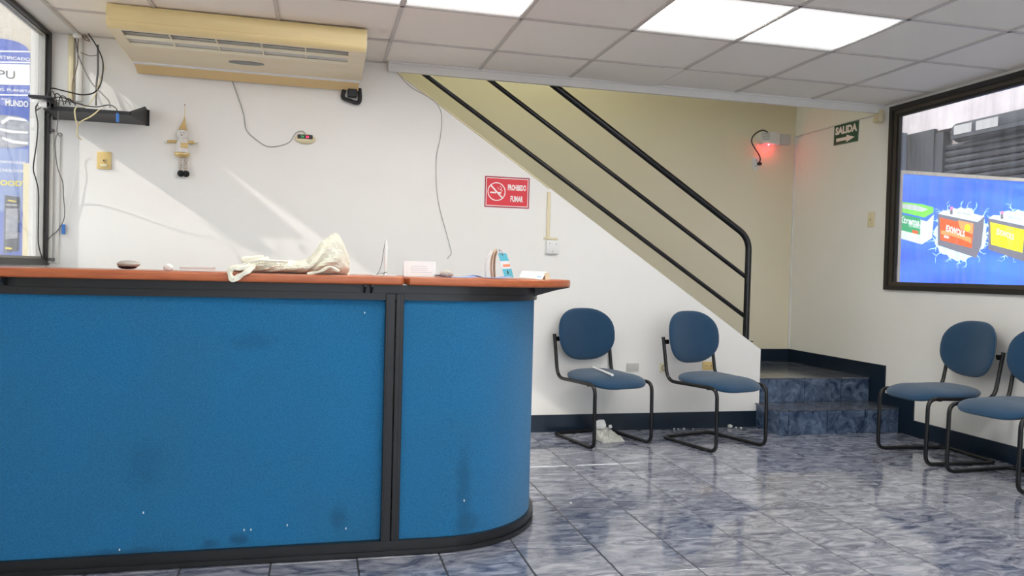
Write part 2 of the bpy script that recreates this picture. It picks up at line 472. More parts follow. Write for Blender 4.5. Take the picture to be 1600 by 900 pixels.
# ---- walls
wb = mesh_obj('wall_back', prism(B(), [(LX - 0.1, -0.08), (3.34, -0.08), (3.34, 0.60), (0.475, 2.512), (0.42, 2.56), (0.42, 2.72), (LX - 0.1, 2.72)], BW, BW + 0.12), M_wall)
tag(wb, kind=SK)
bt = B()                                              # trim cap along the slope of the stair wall
tube(bt, [(0.44, BW - 0.002, 2.528), (1.60, BW - 0.002, 1.757)], 0.006, 6)
trm = mesh_obj('trim_1', bt, M_offw); tag(trm, kind=SK)
WY0, WY1, WZ0, WZ1 = 1.2, 5.28, 1.087, 2.52           # right window hole
wr = B()
box(wr, RW, RW + 0.08, WY1, SW + 0.1, -0.08, 4.2)
box(wr, RW, RW + 0.08, -3.0, WY0, -0.08, 2.75)
box(wr, RW, RW + 0.08, WY0, WY1, -0.08, WZ0)
box(wr, RW, RW + 0.08, WY0, WY1, WZ1, 2.75)
wro = mesh_obj('wall_right', wr, M_wall); tag(wro, kind=SK)
ws = mesh_obj('wall_stair', box(B(), -1.2, RW + 0.08, SW, SW + 0.1, -0.08, 4.2), M_cream); tag(ws, kind=SK)
wl = B()
LY0, LY1, LZ0, LZ1 = 3.9, 5.398, 1.13, 2.56
box(wl, LX - 0.12, LX, -3.0, LY0, -0.08, 2.75)  # solid stretch out of view, added to keep sun off the floor
box(wl, LX - 0.12, LX, LY0, BW, -0.08, LZ0)
box(wl, LX - 0.03, LX, LY0, BW, LZ1, 2.75)
tag(mesh_obj('wall_left', wl, M_wall), kind=SK)
wf = B()                                              # shop front behind the photographer
box(wf, LX - 0.1, -1.2, -3.1, -3.0, -0.08, 2.75); box(wf, 4.0, RW + 0.1, -3.1, -3.0, -0.08, 2.75)
box(wf, -1.2, 4.0, -3.1, -3.0, 2.3, 2.75); box(wf, -1.2, 4.0, -3.1, -3.0, -0.08, 0.35)
tag(mesh_obj('wall_front', wf, M_rear), kind=SK)
# upper stairwell shell
us = B()
box(us, -1.2, RW + 0.1, BW - 0.05, SW + 0.1, 4.1, 4.2)
box(us, 0.42, RW, 5.37, 5.47, 2.62, 4.1)
box(us, -1.3, -1.2, BW + 0.12, SW + 0.1, -0.08, 4.2)
box(us, -1.2, 0.42, BW + 0.02, BW + 0.12, 2.6, 4.1)
tag(mesh_obj('wall_upper', us, M_cream), kind=SK)

# ---- ceiling: slab, grid bars, one object per panel
ceil = mesh_obj('ceiling', box(B(), LX - 0.1, RW + 0.08, -3.1, 5.36, CZ + 0.03, CZ + 0.12), M_ctile)
tag(ceil, kind=SK)
mesh_obj('ceiling_edge', box(B(), LX - 0.1, 0.43, 5.36, BW + 0.02, CZ + 0.03, CZ + 0.12), M_ctile, ceil)
GX, GO = 0.655, 0.405
gxs = [-1.47] + [GO + GX * k for k in range(-2, 6)] + [RW]
gys_line = [4.87, 4.21, 3.565, 2.915, 2.26, 1.605, 0.95, 0.295, -0.36, -1.015, -1.67, -2.325, -2.98]
LIGHTS = set()
for row in (2, 5, 8, 11):
    for ci in (2, 3, 5, 6): LIGHTS.add((ci, row))     # column index in gxs, row between gys_line[row-1] and [row]
ctile_me = {}
def ctile(x0, x1, y0, y1, tilt=None, edge=0.0):
    w, d = x1 - x0, y1 - y0
    k = (round(w, 3), round(d, 3))
    if k not in ctile_me:
        me = bpy.data.meshes.new('ceiling_tile')
        bm = box(B(), -w / 2 + 0.004, w / 2 - 0.004, -d / 2 + 0.004, d / 2 - 0.004, 0, 0.015)
        bm.to_mesh(me); bm.free(); me.materials.append(M_ctile); ctile_me[k] = me
    o = bpy.data.objects.new('ceiling_panel', ctile_me[k])
    o.location = ((x0 + x1) / 2, (y0 + y1) / 2, CZ + 0.004)
    if tilt: o.rotation_euler = tilt[0]; o.location.z += tilt[1]
    link(o, ceil)
gedge = [5.355] + gys_line
for ci in range(len(gxs) - 1):
    for ri in range(len(gedge) - 1):
        y1, y0 = gedge[ri], gedge[ri + 1]
        if ri == 0 and gxs[ci] < 0.3: y1 = BW - 0.002
        if ri == 0 and ci == 0: y1 = BW - 0.002
        if (ci, ri) in LIGHTS: continue
        tilt = None
        if ri == 0 and abs(gxs[ci] - 1.715) < 0.05: tilt = ((-0.010, 0.024, 0), -0.006)
        ctile(gxs[ci], gxs[ci + 1], y0, y1, tilt)
def bar(x0, x1, y0, y1):
    mesh_obj('grid_bar', box(B(), x0, x1, y0, y1, CZ - 0.004, CZ + 0.018), M_cgrid, ceil)
for gx in gxs[:-1]:
    bar(gx - 0.011, gx + 0.011, -3.0, 5.355 if gx > 0.3 else BW - 0.001)
bar(RW - 0.012, RW, -3.0, 5.355)
for gy in gys_line:
    bar(-1.47, RW, gy - 0.010, gy + 0.010)
mesh_obj('border_panel', box(B(), LX, -1.481, -3.0, BW - 0.001, CZ - 0.001, CZ + 0.02), M_fascia, ceil)
bar(-1.47, 0.42, BW - 0.014, BW - 0.001)
# fascia along the stair opening
fa = B()
box(fa, 0.43, RW, 5.355, 5.385, 2.487, 2.62)
box(fa, 0.43, RW, 5.343, 5.390, 2.538, 2.552)
tag(mesh_obj('trim_2', fa, M_fascia), kind=SK)
tag(mesh_obj('trim_3', box(B(), RW - 0.016, RW + 0.001, 5.42, SW, 2.494, 2.504), M_fascia), kind=SK)
tag(mesh_obj('trim_4', box(B(), RW - 0.016, RW + 0.001, SW - 0.012, SW, 0.5, 2.494), M_fascia), kind=SK)

# ---- ceiling lights
def light_mat():
    m = bpy.data.materials.new('diffuser'); m.use_nodes = True
    nt = m.node_tree; b = nt.nodes['Principled BSDF']
    b.inputs['Base Color'].default_value = (0.8, 0.8, 0.8, 1)
    tc = nt.nodes.new('ShaderNodeTexCoord')
    sp = nt.nodes.new('ShaderNodeSeparateXYZ'); nt.links.new(tc.outputs['Object'], sp.inputs[0])
    # two tubes run along x behind the diffuser: brightest along the middle
    ab = nt.nodes.new('ShaderNodeMath'); ab.operation = 'ABSOLUTE'; nt.links.new(sp.outputs['Y'], ab.inputs[0])
    r = nt.nodes.new('ShaderNodeMapRange'); r.interpolation_type = 'SMOOTHSTEP'
    r.inputs['From Min'].default_value = 0.06; r.inputs['From Max'].default_value = 0.29
    r.inputs['To Min'].default_value = PANEL; r.inputs['To Max'].default_value = PANEL * 0.035
    nt.links.new(ab.outputs[0], r.inputs[0])
    vo = nt.nodes.new('ShaderNodeTexVoronoi'); vo.inputs['Scale'].default_value = 90
    nt.links.new(tc.outputs['Object'], vo.inputs['Vector'])
    r2 = nt.nodes.new('ShaderNodeMapRange'); r2.inputs['From Max'].default_value = 0.7; r2.inputs['To Min'].default_value = 0.85; r2.inputs['To Max'].default_value = 1.1
    nt.links.new(vo.outputs['Distance'], r2.inputs[0])
    mu = nt.nodes.new('ShaderNodeMath'); mu.operation = 'MULTIPLY'
    nt.links.new(r.outputs[0], mu.inputs[0]); nt.links.new(r2.outputs[0], mu.inputs[1])
    b.inputs['Emission Color'].default_value = (1.0, 0.985, 0.95, 1)
    nt.links.new(mu.outputs[0], b.inputs['Emission Strength'])
    return m
M_diff = light_mat()
pl = {(2, 2): 'white ceiling light panel over the counter, left one of its pair',
      (3, 2): 'lit white ceiling light panel above the counter, cut by the top of the picture',
      (5, 2): 'lit square ceiling light panel left of the bar dividing the bright pair near the window',
      (6, 2): 'lit square ceiling light panel on the window side of the bright pair'}
dm = lm = None
for (ci, ri) in sorted(LIGHTS):
    x0, x1 = gxs[ci], gxs[ci + 1]; y1, y0 = gedge[ri], gedge[ri + 1]
    e = empty('ceiling_light', pl.get((ci, ri), 'square ceiling light panel, %s of four, in the %s row behind the photographer' % ({2: 'leftmost', 3: 'second from left', 5: 'third from left', 6: 'rightmost'}[ci], {5: 'nearest', 8: 'middle', 11: 'farthest'}.get(ri, 'front'))), 'light', ((x0 + x1) / 2, (y0 + y1) / 2, CZ), group='square ceiling light panels')
    w, d = (x1 - x0) / 2 - 0.012, (y1 - y0) / 2 - 0.012
    mesh_obj('diffuser', box(B(), -w, w, -d, d, 0.002, 0.006), M_diff, e)
    fb = B()
    for s in (-1, 1):
        box(fb, s * w - 0.006, s * w + 0.006, -d, d, -0.001, 0.012)
        box(fb, -w, w, s * d - 0.006, s * d + 0.006, -0.001, 0.012)
    mesh_obj('frame', fb, M_white, e)

ul = empty('ceiling_light', 'lamp panel over the upper stairs, out of sight above the ceiling line', 'light', (1.6, 5.98, 4.09))
mesh_obj('diffuser', box(B(), -0.45, 0.45, -0.25, 0.25, -0.03, -0.02), mat('warm_diffuser', (0.8, 0.8, 0.7), 0.5, emit=(0.96, 1.0, 0.80), estr=7.0), ul)
mesh_obj('frame', box(B(), -0.47, 0.47, -0.27, 0.27, -0.02, 0.005), M_white, ul)

# ---- baseboards
tag(mesh_obj('baseboard_back', box(B(), LX, 3.3175, BW - 0.010, BW, 0, 0.125, 0.002), M_navy), kind=SK)
S1, S2 = 0.185, 0.375                                   # step heights
R1, R2 = 5.07, 5.41                                     # riser faces
bb = B()
prism(bb, [(-2.9, 0), (R1 + 0.012, 0), (R1 + 0.012, S1 - 0.012), (R2 + 0.012, S1 - 0.012), (R2 + 0.012, S2 - 0.012), (SW, S2 - 0.012), (SW, S2), (SW, S2), (SW, S2 + 0.115), (5.24, S2 + 0.115), (5.24, S1 + 0.09), (4.925, S1 + 0.09), (4.925, 0.118), (-2.9, 0.118)], RW - 0.012, RW, 'yz')
tag(mesh_obj('baseboard_right', bb, M_navy), kind=SK)
tag(mesh_obj('baseboard_stair', box(B(), 3.0, RW - 0.012, SW - 0.012, SW, S2, S2 + 0.115), M_navy), kind=SK)

# ---- steps to the landing
st = empty('entrance_steps', 'two blue marbled tile steps with landing at the foot of the stairs', 'steps', (3.3, 5.2, 0))
cx, cy = 3.3, 5.2
core = B()
box(core, 3.318 - cx, RW - 0.012 - cx, R1 + 0.012 - cy, BW - cy, 0, S1 - 0.010)
box(core, 3.352 - cx, RW - 0.012 - cx, R2 + 0.012 - cy, SW - 0.012 - cy, 0, S2 - 0.010)
mesh_obj('core', core, M_grout, st)
def step_tile(x0, x1, y0, y1, z0, z1, m):
    c = Vector(((x0 + x1) / 2, (y0 + y1) / 2, (z0 + z1) / 2))
    g = 0.003
    bm = box(B(), x0 + (g if x1 - x0 > 0.03 else 0) - c.x, x1 - (g if x1 - x0 > 0.03 else 0) - c.x, y0 + (g if y1 - y0 > 0.03 else 0) - c.y, y1 - (g if y1 - y0 > 0.03 else 0) - c.y, z0 - c.z, z1 - c.z, 0.0012 if m is M_tread else 0)
    o = mesh_obj('tile', bm, m, st); o.location = c - Vector((cx, cy, 0))
xr = RW - 0.013
e1 = [3.308] + [on(px, 655, 1, R1).x for px in (1232.5, 1292.7, 1351)] + [xr]
for a, b_ in zip(e1, e1[1:]): step_tile(a, b_, R1, R1 + 0.011, 0.001, S1 - 0.011, M_riser)
e2 = [3.345] + [on(px, 610, 1, R2).x for px in (1200, 1257, 1314)] + [xr]
for a, b_ in zip(e2, e2[1:]): step_tile(a, b_, R2, R2 + 0.011, S1 + 0.001, S2 - 0.011, M_riser)
step_tile(3.308, 3.318, R1 + 0.012, BW - 0.012, 0.001, S1 - 0.011, M_riser)
e1[0] = 3.302
for a, b_ in zip(e1, e1[1:]): step_tile(a, b_, R1 - 0.006, R2 - 0.001, S1 - 0.010, S1, M_tread)
for a, b_ in zip(e2, e2[1:]):
    for ya, yb in ((R2 - 0.006, 5.74), (5.74, 6.07), (6.07, 6.4), (6.4, SW - 0.013)):
        step_tile(a, b_, ya, yb, S2 - 0.010, S2, M_tread)
# the flight that climbs behind the sloping wall
fl = empty('stair_flight', 'tiled stair flight climbing behind the sloping white wall', 'stairs', (3.34, 5.97, 0))
for k in range(11):
    x1 = 3.34 - 0.265 * k - 0.004
    z1 = S2 + 0.176 * (k + 1)
    mesh_obj('stair_step', box(B(), x1 - 0.285 - 3.34, x1 - 3.34, 5.525 - 5.97, SW - 0.003 - 5.97, z1 - 0.176, z1, 0.004), M_tread, fl)

# ================================================================ WINDOWS
def ring_yz(bm, x0, x1, y0, y1, z0, z1, t):
    box(bm, x0, x1, y0, y1, z0, z0 + t); box(bm, x0, x1, y0, y1, z1 - t, z1)
    box(bm, x0, x1, y0, y0 + t, z0 + t, z1 - t); box(bm, x0, x1, y1 - t, y1, z0 + t, z1 - t)
    return bm
w1 = mesh_obj('window_1', ring_yz(B(), RW - 0.022, RW + 0.05, WY0, WY1, WZ0, WZ1, 0.035), M_wframe); tag(w1, kind=SK)
mesh_obj('inner_frame', ring_yz(B(), RW - 0.006, RW + 0.04, WY0 + 0.035, WY1 - 0.035, WZ0 + 0.035, WZ1 - 0.035, 0.028), M_wbrown, w1)
mesh_obj('glazing_bead', ring_yz(B(), RW + 0.004, RW + 0.035, WY0 + 0.063, WY1 - 0.063, WZ0 + 0.063 - 0.048, WZ1 - 0.063, 0.02), M_wframe, w1)
mesh_obj('pane', box(B(), RW + 0.022, RW + 0.026, WY0 + 0.07, WY1 - 0.07, WZ0 + 0.03, WZ1 - 0.07), M_glass, w1)
w2 = mesh_obj('window_2', ring_yz(B(), LX - 0.03, LX + 0.018, LY0, LY1, LZ0 - 0.01, LZ1 + 0.003, 0.038), M_wframe); tag(w2, kind=SK)
mesh_obj('inner_frame', ring_yz(B(), LX - 0.04, LX - 0.002, LY0 + 0.040, LY1 - 0.036, LZ0 + 0.02, LZ1 - 0.018, 0.022), M_alu, w2)
mesh_obj('pane', box(B(), LX - 0.023, LX - 0.019, LY0 + 0.05, LY1 - 0.05, LZ0 + 0.04, LZ1 - 0.04), M_glassl, w2)
w3 = mesh_obj('window_3', ring_yz(B(), 0, 1, 0, 1, 0, 1, 0.001), M_wframe)
bm = B()
for x in (-1.2, 0.5, 2.2, 3.95): box(bm, x, x + 0.05, -3.08, -3.02, 0.35, 2.3)
box(bm, -1.2, 4.0, -3.08, -3.02, 0.35, 0.4); box(bm, -1.2, 4.0, -3.08, -3.02, 2.25, 2.3)
bm.to_mesh(w3.data); bm.free(); tag(w3, kind=SK)

# ================================================================ OUTSIDE
tag(mesh_obj('ground_outside', box(B(), -12, 18, -14, 14, -0.25, -0.12), M_street), kind=SK)
# shutter building across the passage
SX = 7.0
sb = B()
box(sb, SX + 0.12, SX + 0.5, -2, 12, -0.12, 6)
box(sb, SX, SX + 0.12, 7.75, 12, -0.12, 6)
box(sb, SX, SX + 0.12, -2, 7.75, 2.93, 6)
tag(mesh_obj('building_facade', sb, M_pinkw), kind=SK)
sh = empty('roller_shutter', 'dark grey roller shutter seen through the right window above the blue sign', 'shutter', (SX, 5, 0))
for k in range(32):
    z = 0.35 + k * 0.075
    mesh_obj('slat', prism(B(), [(0.04, z), (0.015, z + 0.012), (0.0, z + 0.036), (0.012, z + 0.064), (0.04, z + 0.071), (0.05, z + 0.071), (0.05, z)], -4, 2.6, 'xz'), M_shut, sh)
    bpy.context.view_layer.objects.active = None
hb = B(); tube(hb, [(-0.05, -4, 2.84), (-0.05, 2.35, 2.84)], 0.11, 16)
box(hb, -0.16, 0.05, -4, 2.35, 2.76, 2.80)
mesh_obj('roller_box', hb, M_shut, sh, smooth=True)
mesh_obj('guide_rail', box(B(), -0.03, 0.06, 2.6, 2.72, -0.1, 2.9), M_shut, sh)
mesh_obj('side_panel', box(B(), -0.05, -0.002, 2.72, 3.75, -0.1, 2.95), M_shut, sh)
M_stk = mat('sticker_pale', (0.30, 0.29, 0.28), 0.7)
for ya, yb in ((1.72, 2.0), (2.06, 2.3)): mesh_obj('sticker', box(B(), -0.168, -0.16, ya, yb, 2.80, 2.90), M_stk, sh)
eb = empty('meter_box', 'dark blue grey box on the facade left of the roller shutter', 'box', (SX - 0.18, 8.35, 2.72))
mesh_obj('case', box(B(), -0.1, 0.12, -0.22, 0.22, -0.25, 0.25, 0.01), mat('slate_box', (0.09, 0.11, 0.15), 0.6, var=0.3), eb)
pb = B(); tube(pb, [(0.05, 0.0, -0.25), (0.05, 0.0, -1.9)], 0.03, 8); tube(pb, [(0.05, 0.12, -0.25), (0.05, 0.12, -1.9)], 0.02, 8)
mesh_obj('pipe', pb, M_shut, eb)

# ---- backlit battery sign (lightbox) outside the right window, facing the room end
LBY = 5.30
def lb(px, py):                                       # local coordinates on the sign face
    p = on(px, py, 1, LBY - 0.02); return (p.x - 5.4, p.z - 1.4)
lbx = empty('battery_sign', 'bright blue backlit sign showing car batteries outside the right window', 'sign', (5.4, LBY - 0.02, 1.4), (PI / 2, 0, 0))
def flat_mat(name, c, e=0.55): return mat(name, c, 0.5, emit=c, estr=e)
F_blue = bpy.data.materials.new('sign_blue'); F_blue.use_nodes = True
nt = F_blue.node_tree; b = nt.nodes['Principled BSDF']
tc = nt.nodes.new('ShaderNodeTexCoord'); mp = nt.nodes.new('ShaderNodeMapping'); mp.inputs['Scale'].default_value = (0.5, 2.6, 1); mp.inputs['Rotation'].default_value = (0, 0, 0.12)
nz = nt.nodes.new('ShaderNodeTexNoise'); nz.inputs['Scale'].default_value = 1.6; nz.inputs['Detail'].default_value = 3
cr = nt.nodes.new('ShaderNodeValToRGB'); cr.color_ramp.elements[0].position = 0.30; cr.color_ramp.elements[0].color = (0.035, 0.095, 0.72, 1)
cr.color_ramp.elements[1].position = 0.72; cr.color_ramp.elements[1].color = (0.085, 0.25, 0.92, 1)
nt.links.new(tc.outputs['Object'], mp.inputs[0]); nt.links.new(mp.outputs[0], nz.inputs['Vector']); nt.links.new(nz.outputs['Fac'], cr.inputs[0])
nt.links.new(cr.outputs[0], b.inputs['Base Color']); nt.links.new(cr.outputs[0], b.inputs['Emission Color']); b.inputs['Emission Strength'].default_value = 0.62
LX0, LX1, LTOP, LBOT = -0.93, 1.0, 0.605, -0.55
plate('face', LX0, LX1, LBOT, LTOP, -0.04, 0.0, F_blue, lbx)
fr = B()
box(fr, LX0 - 0.025, LX1 + 0.025, LTOP, LTOP + 0.028, -0.06, 0.012); box(fr, LX0 - 0.025, LX1 + 0.025, LBOT - 0.03, LBOT, -0.06, 0.012)
box(fr, LX0 - 0.025, LX0, LBOT, LTOP, -0.06, 0.012); box(fr, LX1, LX1 + 0.025, LBOT, LTOP, -0.06, 0.012)
mesh_obj('frame', fr, M_lfr, lbx)
for lx in (LX0 + 0.02, LX1 - 0.04): mesh_obj('post', box(B(), lx, lx + 0.04, -1.52, LBOT, -0.05, -0.01), M_shut, lbx)
F_glow = flat_mat('print_glow', (0.62, 0.93, 1.0), 0.6)
F_wht = flat_mat('print_white', (0.86, 0.95, 0.90), 0.35)
F_gry = flat_mat('print_grey', (0.20, 0.19, 0.23), 0.5)
F_lgr = flat_mat('print_light_grey', (0.62, 0.68, 0.66), 0.4)
F_org = flat_mat('print_orange', (0.88, 0.13, 0.03), 0.5)
F_org2 = flat_mat('print_light_orange', (0.95, 0.36, 0.12), 0.5)
F_yel = flat_mat('print_yellow', (0.95, 0.86, 0.02), 0.5)
F_grn = flat_mat('print_green', (0.22, 0.72, 0.10), 0.5)
F_dgr = flat_mat('print_dark_green', (0.03, 0.38, 0.14), 0.5)
F_pnk = flat_mat('print_pink', (0.92, 0.25, 0.45), 0.5)
def lpoly(name, pts, z, m, par=None):
    return poly_flat(name, [lb(*p) for p in pts], z - 0.0008, z, m, par or lbx)
def sparks(cx, cy, rx, ry, n, seed):
    rnd = random.Random(seed); bm = B()
    # ragged halo
    pts = []
    N = 44
    for k in range(N):
        a = 2 * PI * k / N; q = 1 + rnd.uniform(-0.07, 0.09)
        pts.append(lb(cx + rx * q * math.cos(a), cy + ry * q * math.sin(a)))
    prism(bm, pts, 0.0004, 0.0010, 'xy')
    def bolt(x, y, a, L, w, depth=0):
        px, py = x, y
        steps = 4
        for s in range(steps):
            a2 = a + rnd.uniform(-0.6, 0.6)
            nx, ny = px + math.cos(a2) * L / steps, py + math.sin(a2) * L / steps
            w2 = w * (1 - (s + 1) / (steps + 0.5))
            ox, oy = -math.sin(a2), math.cos(a2)
            q = [lb(px + ox * w / 2, py + oy * w / 2), lb(px - ox * w / 2, py - oy * w / 2), lb(nx - ox * w2 / 2, ny - oy * w2 / 2), lb(nx + ox * w2 / 2, ny + oy * w2 / 2)]
            prism(bm, q, 0.0004, 0.0011, 'xy')
            if depth < 1 and rnd.random() < 0.6: bolt(nx, ny, a2 + rnd.choice((-0.8, 0.8)), L * 0.45, w2 + 0.4, depth + 1)
            px, py, w = nx, ny, w2 + 0.2
    for k in range(n):
        a = 2 * PI * (k + rnd.uniform(-0.3, 0.3)) / n
        bolt(cx + rx * 0.92 * math.cos(a), cy + ry * 0.92 * math.sin(a), a, rnd.uniform(9, 19), 1.5)
    return mesh_obj('lightning_print', bm, F_glow, lbx)
sparks(1501, 366, 41, 40, 19, 3)
sparks(1590, 364, 46, 34, 15, 5)
# white battery with green lid, cut by the frame
bg_ = lpoly('battery_print', [(1405, 335), (1448, 346), (1459, 335), (1456, 372), (1440, 382), (1405, 372)], 0.0022, F_wht)
lpoly('lid_print', [(1405, 315), (1440, 319), (1458, 324), (1458, 332), (1444, 340), (1405, 331)], 0.0032, F_grn, bg_)
lpoly('lid_top_print', [(1407, 318), (1432, 321), (1450, 327), (1440, 331), (1407, 325)], 0.0040, F_lgr, bg_)
lpoly('label_print', [(1405, 334), (1438, 341), (1437, 367), (1405, 359)], 0.0032, F_dgr, bg_)
def ltext(s, x, y, w, h, z, m, par, bold=0.03, shear=0.0, skew=-0.12):
    px, pz = lb(x, y); k = (lb(x + 1, y)[0] - lb(x, y)[0])
    return text('lettering', s, px, pz, w * k, h * k, z, m, par, bold, shear, skew=skew)
ltext('Xtrema', 1420, 345, 33, 9, 0.0042, F_wht, bg_, skew=-0.10)
ltext('TITANIO', 1428, 353, 19, 5, 0.0042, F_wht, bg_, skew=-0.10)
lpoly('spot_print', [(1425, 359), (1434, 361), (1434, 366), (1425, 364)], 0.0042, F_org, bg_)
# two grey batteries
def batt(x, y, lab_m, label2, sc=1.0, last=False):
    b0 = lpoly('battery_print', [(x, y), (x + 62, y + 13), (x + 60, y + 69), (x, y + 49)], 0.0022, F_gry)
    lpoly('side_print', [(x + 62, y + 13), (x + 73, y + 5), (x + 68, y + 50), (x + 60, y + 69)], 0.0022, F_lgr if last else F_gry, b0)
    lpoly('lid_print', [(x, y), (x + 8, y - 5), (x + 44, y - 3), (x + 73, y + 4), (x + 62, y + 12)], 0.0030, F_wht, b0)
    lpoly('handle_print', [(x + 26, y - 1), (x + 34, y - 4), (x + 53, y + 1), (x + 50, y + 3)], 0.0036, F_lgr, b0)
    lpoly('terminal_print', [(x + 19, y - 9), (x + 23, y - 9), (x + 23, y + 1), (x + 19, y + 1)], 0.0038, F_gry, b0)
    lpoly('terminal_cap_print', [(x + 19, y - 11), (x + 23.5, y - 11), (x + 23.5, y - 6), (x + 19, y - 6)], 0.0044, F_pnk, b0)
    l1 = lpoly('label_print', [(x + 3, y + 6), (x + 56, y + 18), (x + 53, y + 54), (x + 4, y + 41)], 0.0034, lab_m, b0)
    return b0
b1 = batt(1465, 334, F_org, None)
lpoly('flame_print', [(1470, 360), (1490, 362), (1517, 372), (1517, 380), (1500, 373), (1485, 368), (1470, 366)], 0.0040, F_org2, b1)
lpoly('flame_print', [(1496, 344), (1520, 349), (1519, 366), (1500, 358)], 0.0040, F_org2, b1)
ltext('EXWOLS', 1492, 361, 30, 8.5, 0.0048, F_wht, b1, 0.04, 0.15, -0.24)
ltext('600', 1478, 370, 8, 4, 0.0048, F_wht, b1, 0.04, 0, -0.24)
bm = B(); c_ = lb(1511, 356); kx = (lb(1512, 356)[0] - lb(1511, 356)[0]); disc(bm, c_[0], c_[1], 0, 4.6 * kx, 0.0040, 0.0047, 18)
mesh_obj('badge_print', bm, F_yel, b1)
b2 = batt(1544, 341, F_yel, None, last=True)
ltext('EXWOLS', 1570, 366, 28, 8, 0.0048, F_lgr, b2, 0.04, 0.1, -0.24)
ltext('SELLADA', 1577, 359, 15, 2.2, 0.0048, F_gry, b2, 0.0, 0.0, -0.2)

# ---- posters beyond the left partition glass
PY = 6.4
tag(mesh_obj('wall_outside', box(B(), -9, LX - 0.12, PY + 0.012, PY + 0.12, -0.1, 6), M_outl), kind=SK)
P_blue = mat('poster_blue', (0.055, 0.12, 0.50), 0.6, var=0.2, scale=3)
P_lblue = mat('poster_pale_blue', (0.20, 0.29, 0.58), 0.6, var=0.2, scale=3)
P_dark = mat('poster_navy', (0.02, 0.03, 0.06), 0.5)
P_grey = mat('poster_grey', (0.38, 0.40, 0.46), 0.6, var=0.8, scale=14, tone=(0.12, 0.13, 0.18), stretch=(1, 2.5, 1))
P_yel = mat('poster_yellow', (0.75, 0.62, 0.05), 0.6)
P_wht = mat('poster_white', (0.82, 0.82, 0.84), 0.6)
P0 = Vector((-2.3, PY, 1.8))
pp = empty('advertising_poster', 'tall blue printed poster outside the left window with white lettering', 'poster', P0, (PI / 2, 0, 0))
def lp(px, py):
    p = on(px, py, 1, PY); return (p.x - P0.x, p.z - P0.z)
k_ = lp(1, 200)[0] - lp(0, 200)[0]
def ppoly(name, pts, z, m, par=None): return poly_flat(name, [lp(*p) for p in pts], z - 0.001, z, m, par or pp)
def ptext(s, x, y, w, h, m, bold=0.02, z=0.0065, par=None):
    a, b_ = lp(x, y); return text('lettering', s, a, b_, w * k_, h * k_, z, m, par or pp, bold)
arch = [(-70, 400)] + [(-70, 84)] + [(x, 85 - 25 * math.sqrt(max(0, 1 - ((x + 10) / 58.0) ** 2))) for x in range(-66, 48, 6)] + [(47.5, 84), (44, 400)]
ppoly('sheet', arch, 0.004, P_blue)
ppoly('white_band', [(-70, 99), (47, 101), (47, 131), (-70, 129)], 0.005, P_wht)
for ya in (79, 96, 130, 147):
    ppoly('white_line', [(-70, ya - 1), (47.5, ya + 1.0), (47.5, ya + 3.2), (-70, ya + 1.5)], 0.0052, P_wht)
ptext('CERTIFICADO', 18, 91, 60, 5.5, P_wht)
ptext('CPU', 2, 116, 44, 14, P_dark, 0.0)
ptext('EN EL PLANETA', 18, 141, 66, 4.5, P_wht)
ptext('ROO', 10, 155, 14, 3.6, P_wht)
ptext('MUNDO', 27, 162, 36, 11, P_wht, 0.03)
ppoly('car_print', [(-70, 178), (10, 180), (30, 182), (46, 190), (45, 228), (20, 232), (-70, 226)], 0.0055, P_grey)
for q in ([(2, 190), (14, 182), (40, 186), (44, 190), (16, 187), (4, 195)], [(0, 200), (20, 204), (44, 206), (44, 209), (18, 208), (0, 204)], [(4, 214), (24, 220), (44, 222), (44, 226), (20, 224), (4, 218)]):
    ppoly('car_line', q, 0.0062, P_wht)
ppoly('lower_field', [(-70, 229), (44.5, 233), (43.5, 330), (-70, 330)], 0.0052, P_lblue)
ptext('APRENDIZAJE', 16, 254, 50, 5.5, P_wht)
ptext('TECNOLOGÍA', 15, 266, 48, 6.5, P_wht)
ptext('GOODYEAR', 30, 287, 80, 10, P_yel, 0.04)
p2 = ppoly('inset', [(8, 305), (32, 308), (30, 392), (6, 395)], 0.0065, P_dark)
ppoly('inset_picture', [(10, 326), (29, 326), (28, 372), (9, 374)], 0.0072, P_grey)
ppoly('yellow_mark', [(13, 312), (26, 314), (26, 316), (13, 314)], 0.0072, P_yel)
ppoly('yellow_mark', [(9, 386), (19, 387), (19, 390), (9, 389)], 0.0072, P_yel)
ptext('neumático', 19, 320, 18, 3.2, P_wht, 0.01, 0.008)
st_ = mesh_obj('plastic_sheet', box(B(), on(36, 300, 1, 6.2).x, on(48, 300, 1, 6.2).x, 6.2, 6.22, -0.1, on(40, 255, 1, 6.2).z), M_offw)
tag(st_, 'off white plastic board standing upright outside the left window beside poster', 'board')
tag(mesh_obj('pillar_outside', box(B(), on(48, 300, 1, 6.0).x, LX - 0.13, 6.0, PY, -0.1, 5), M_outl), kind=SK)

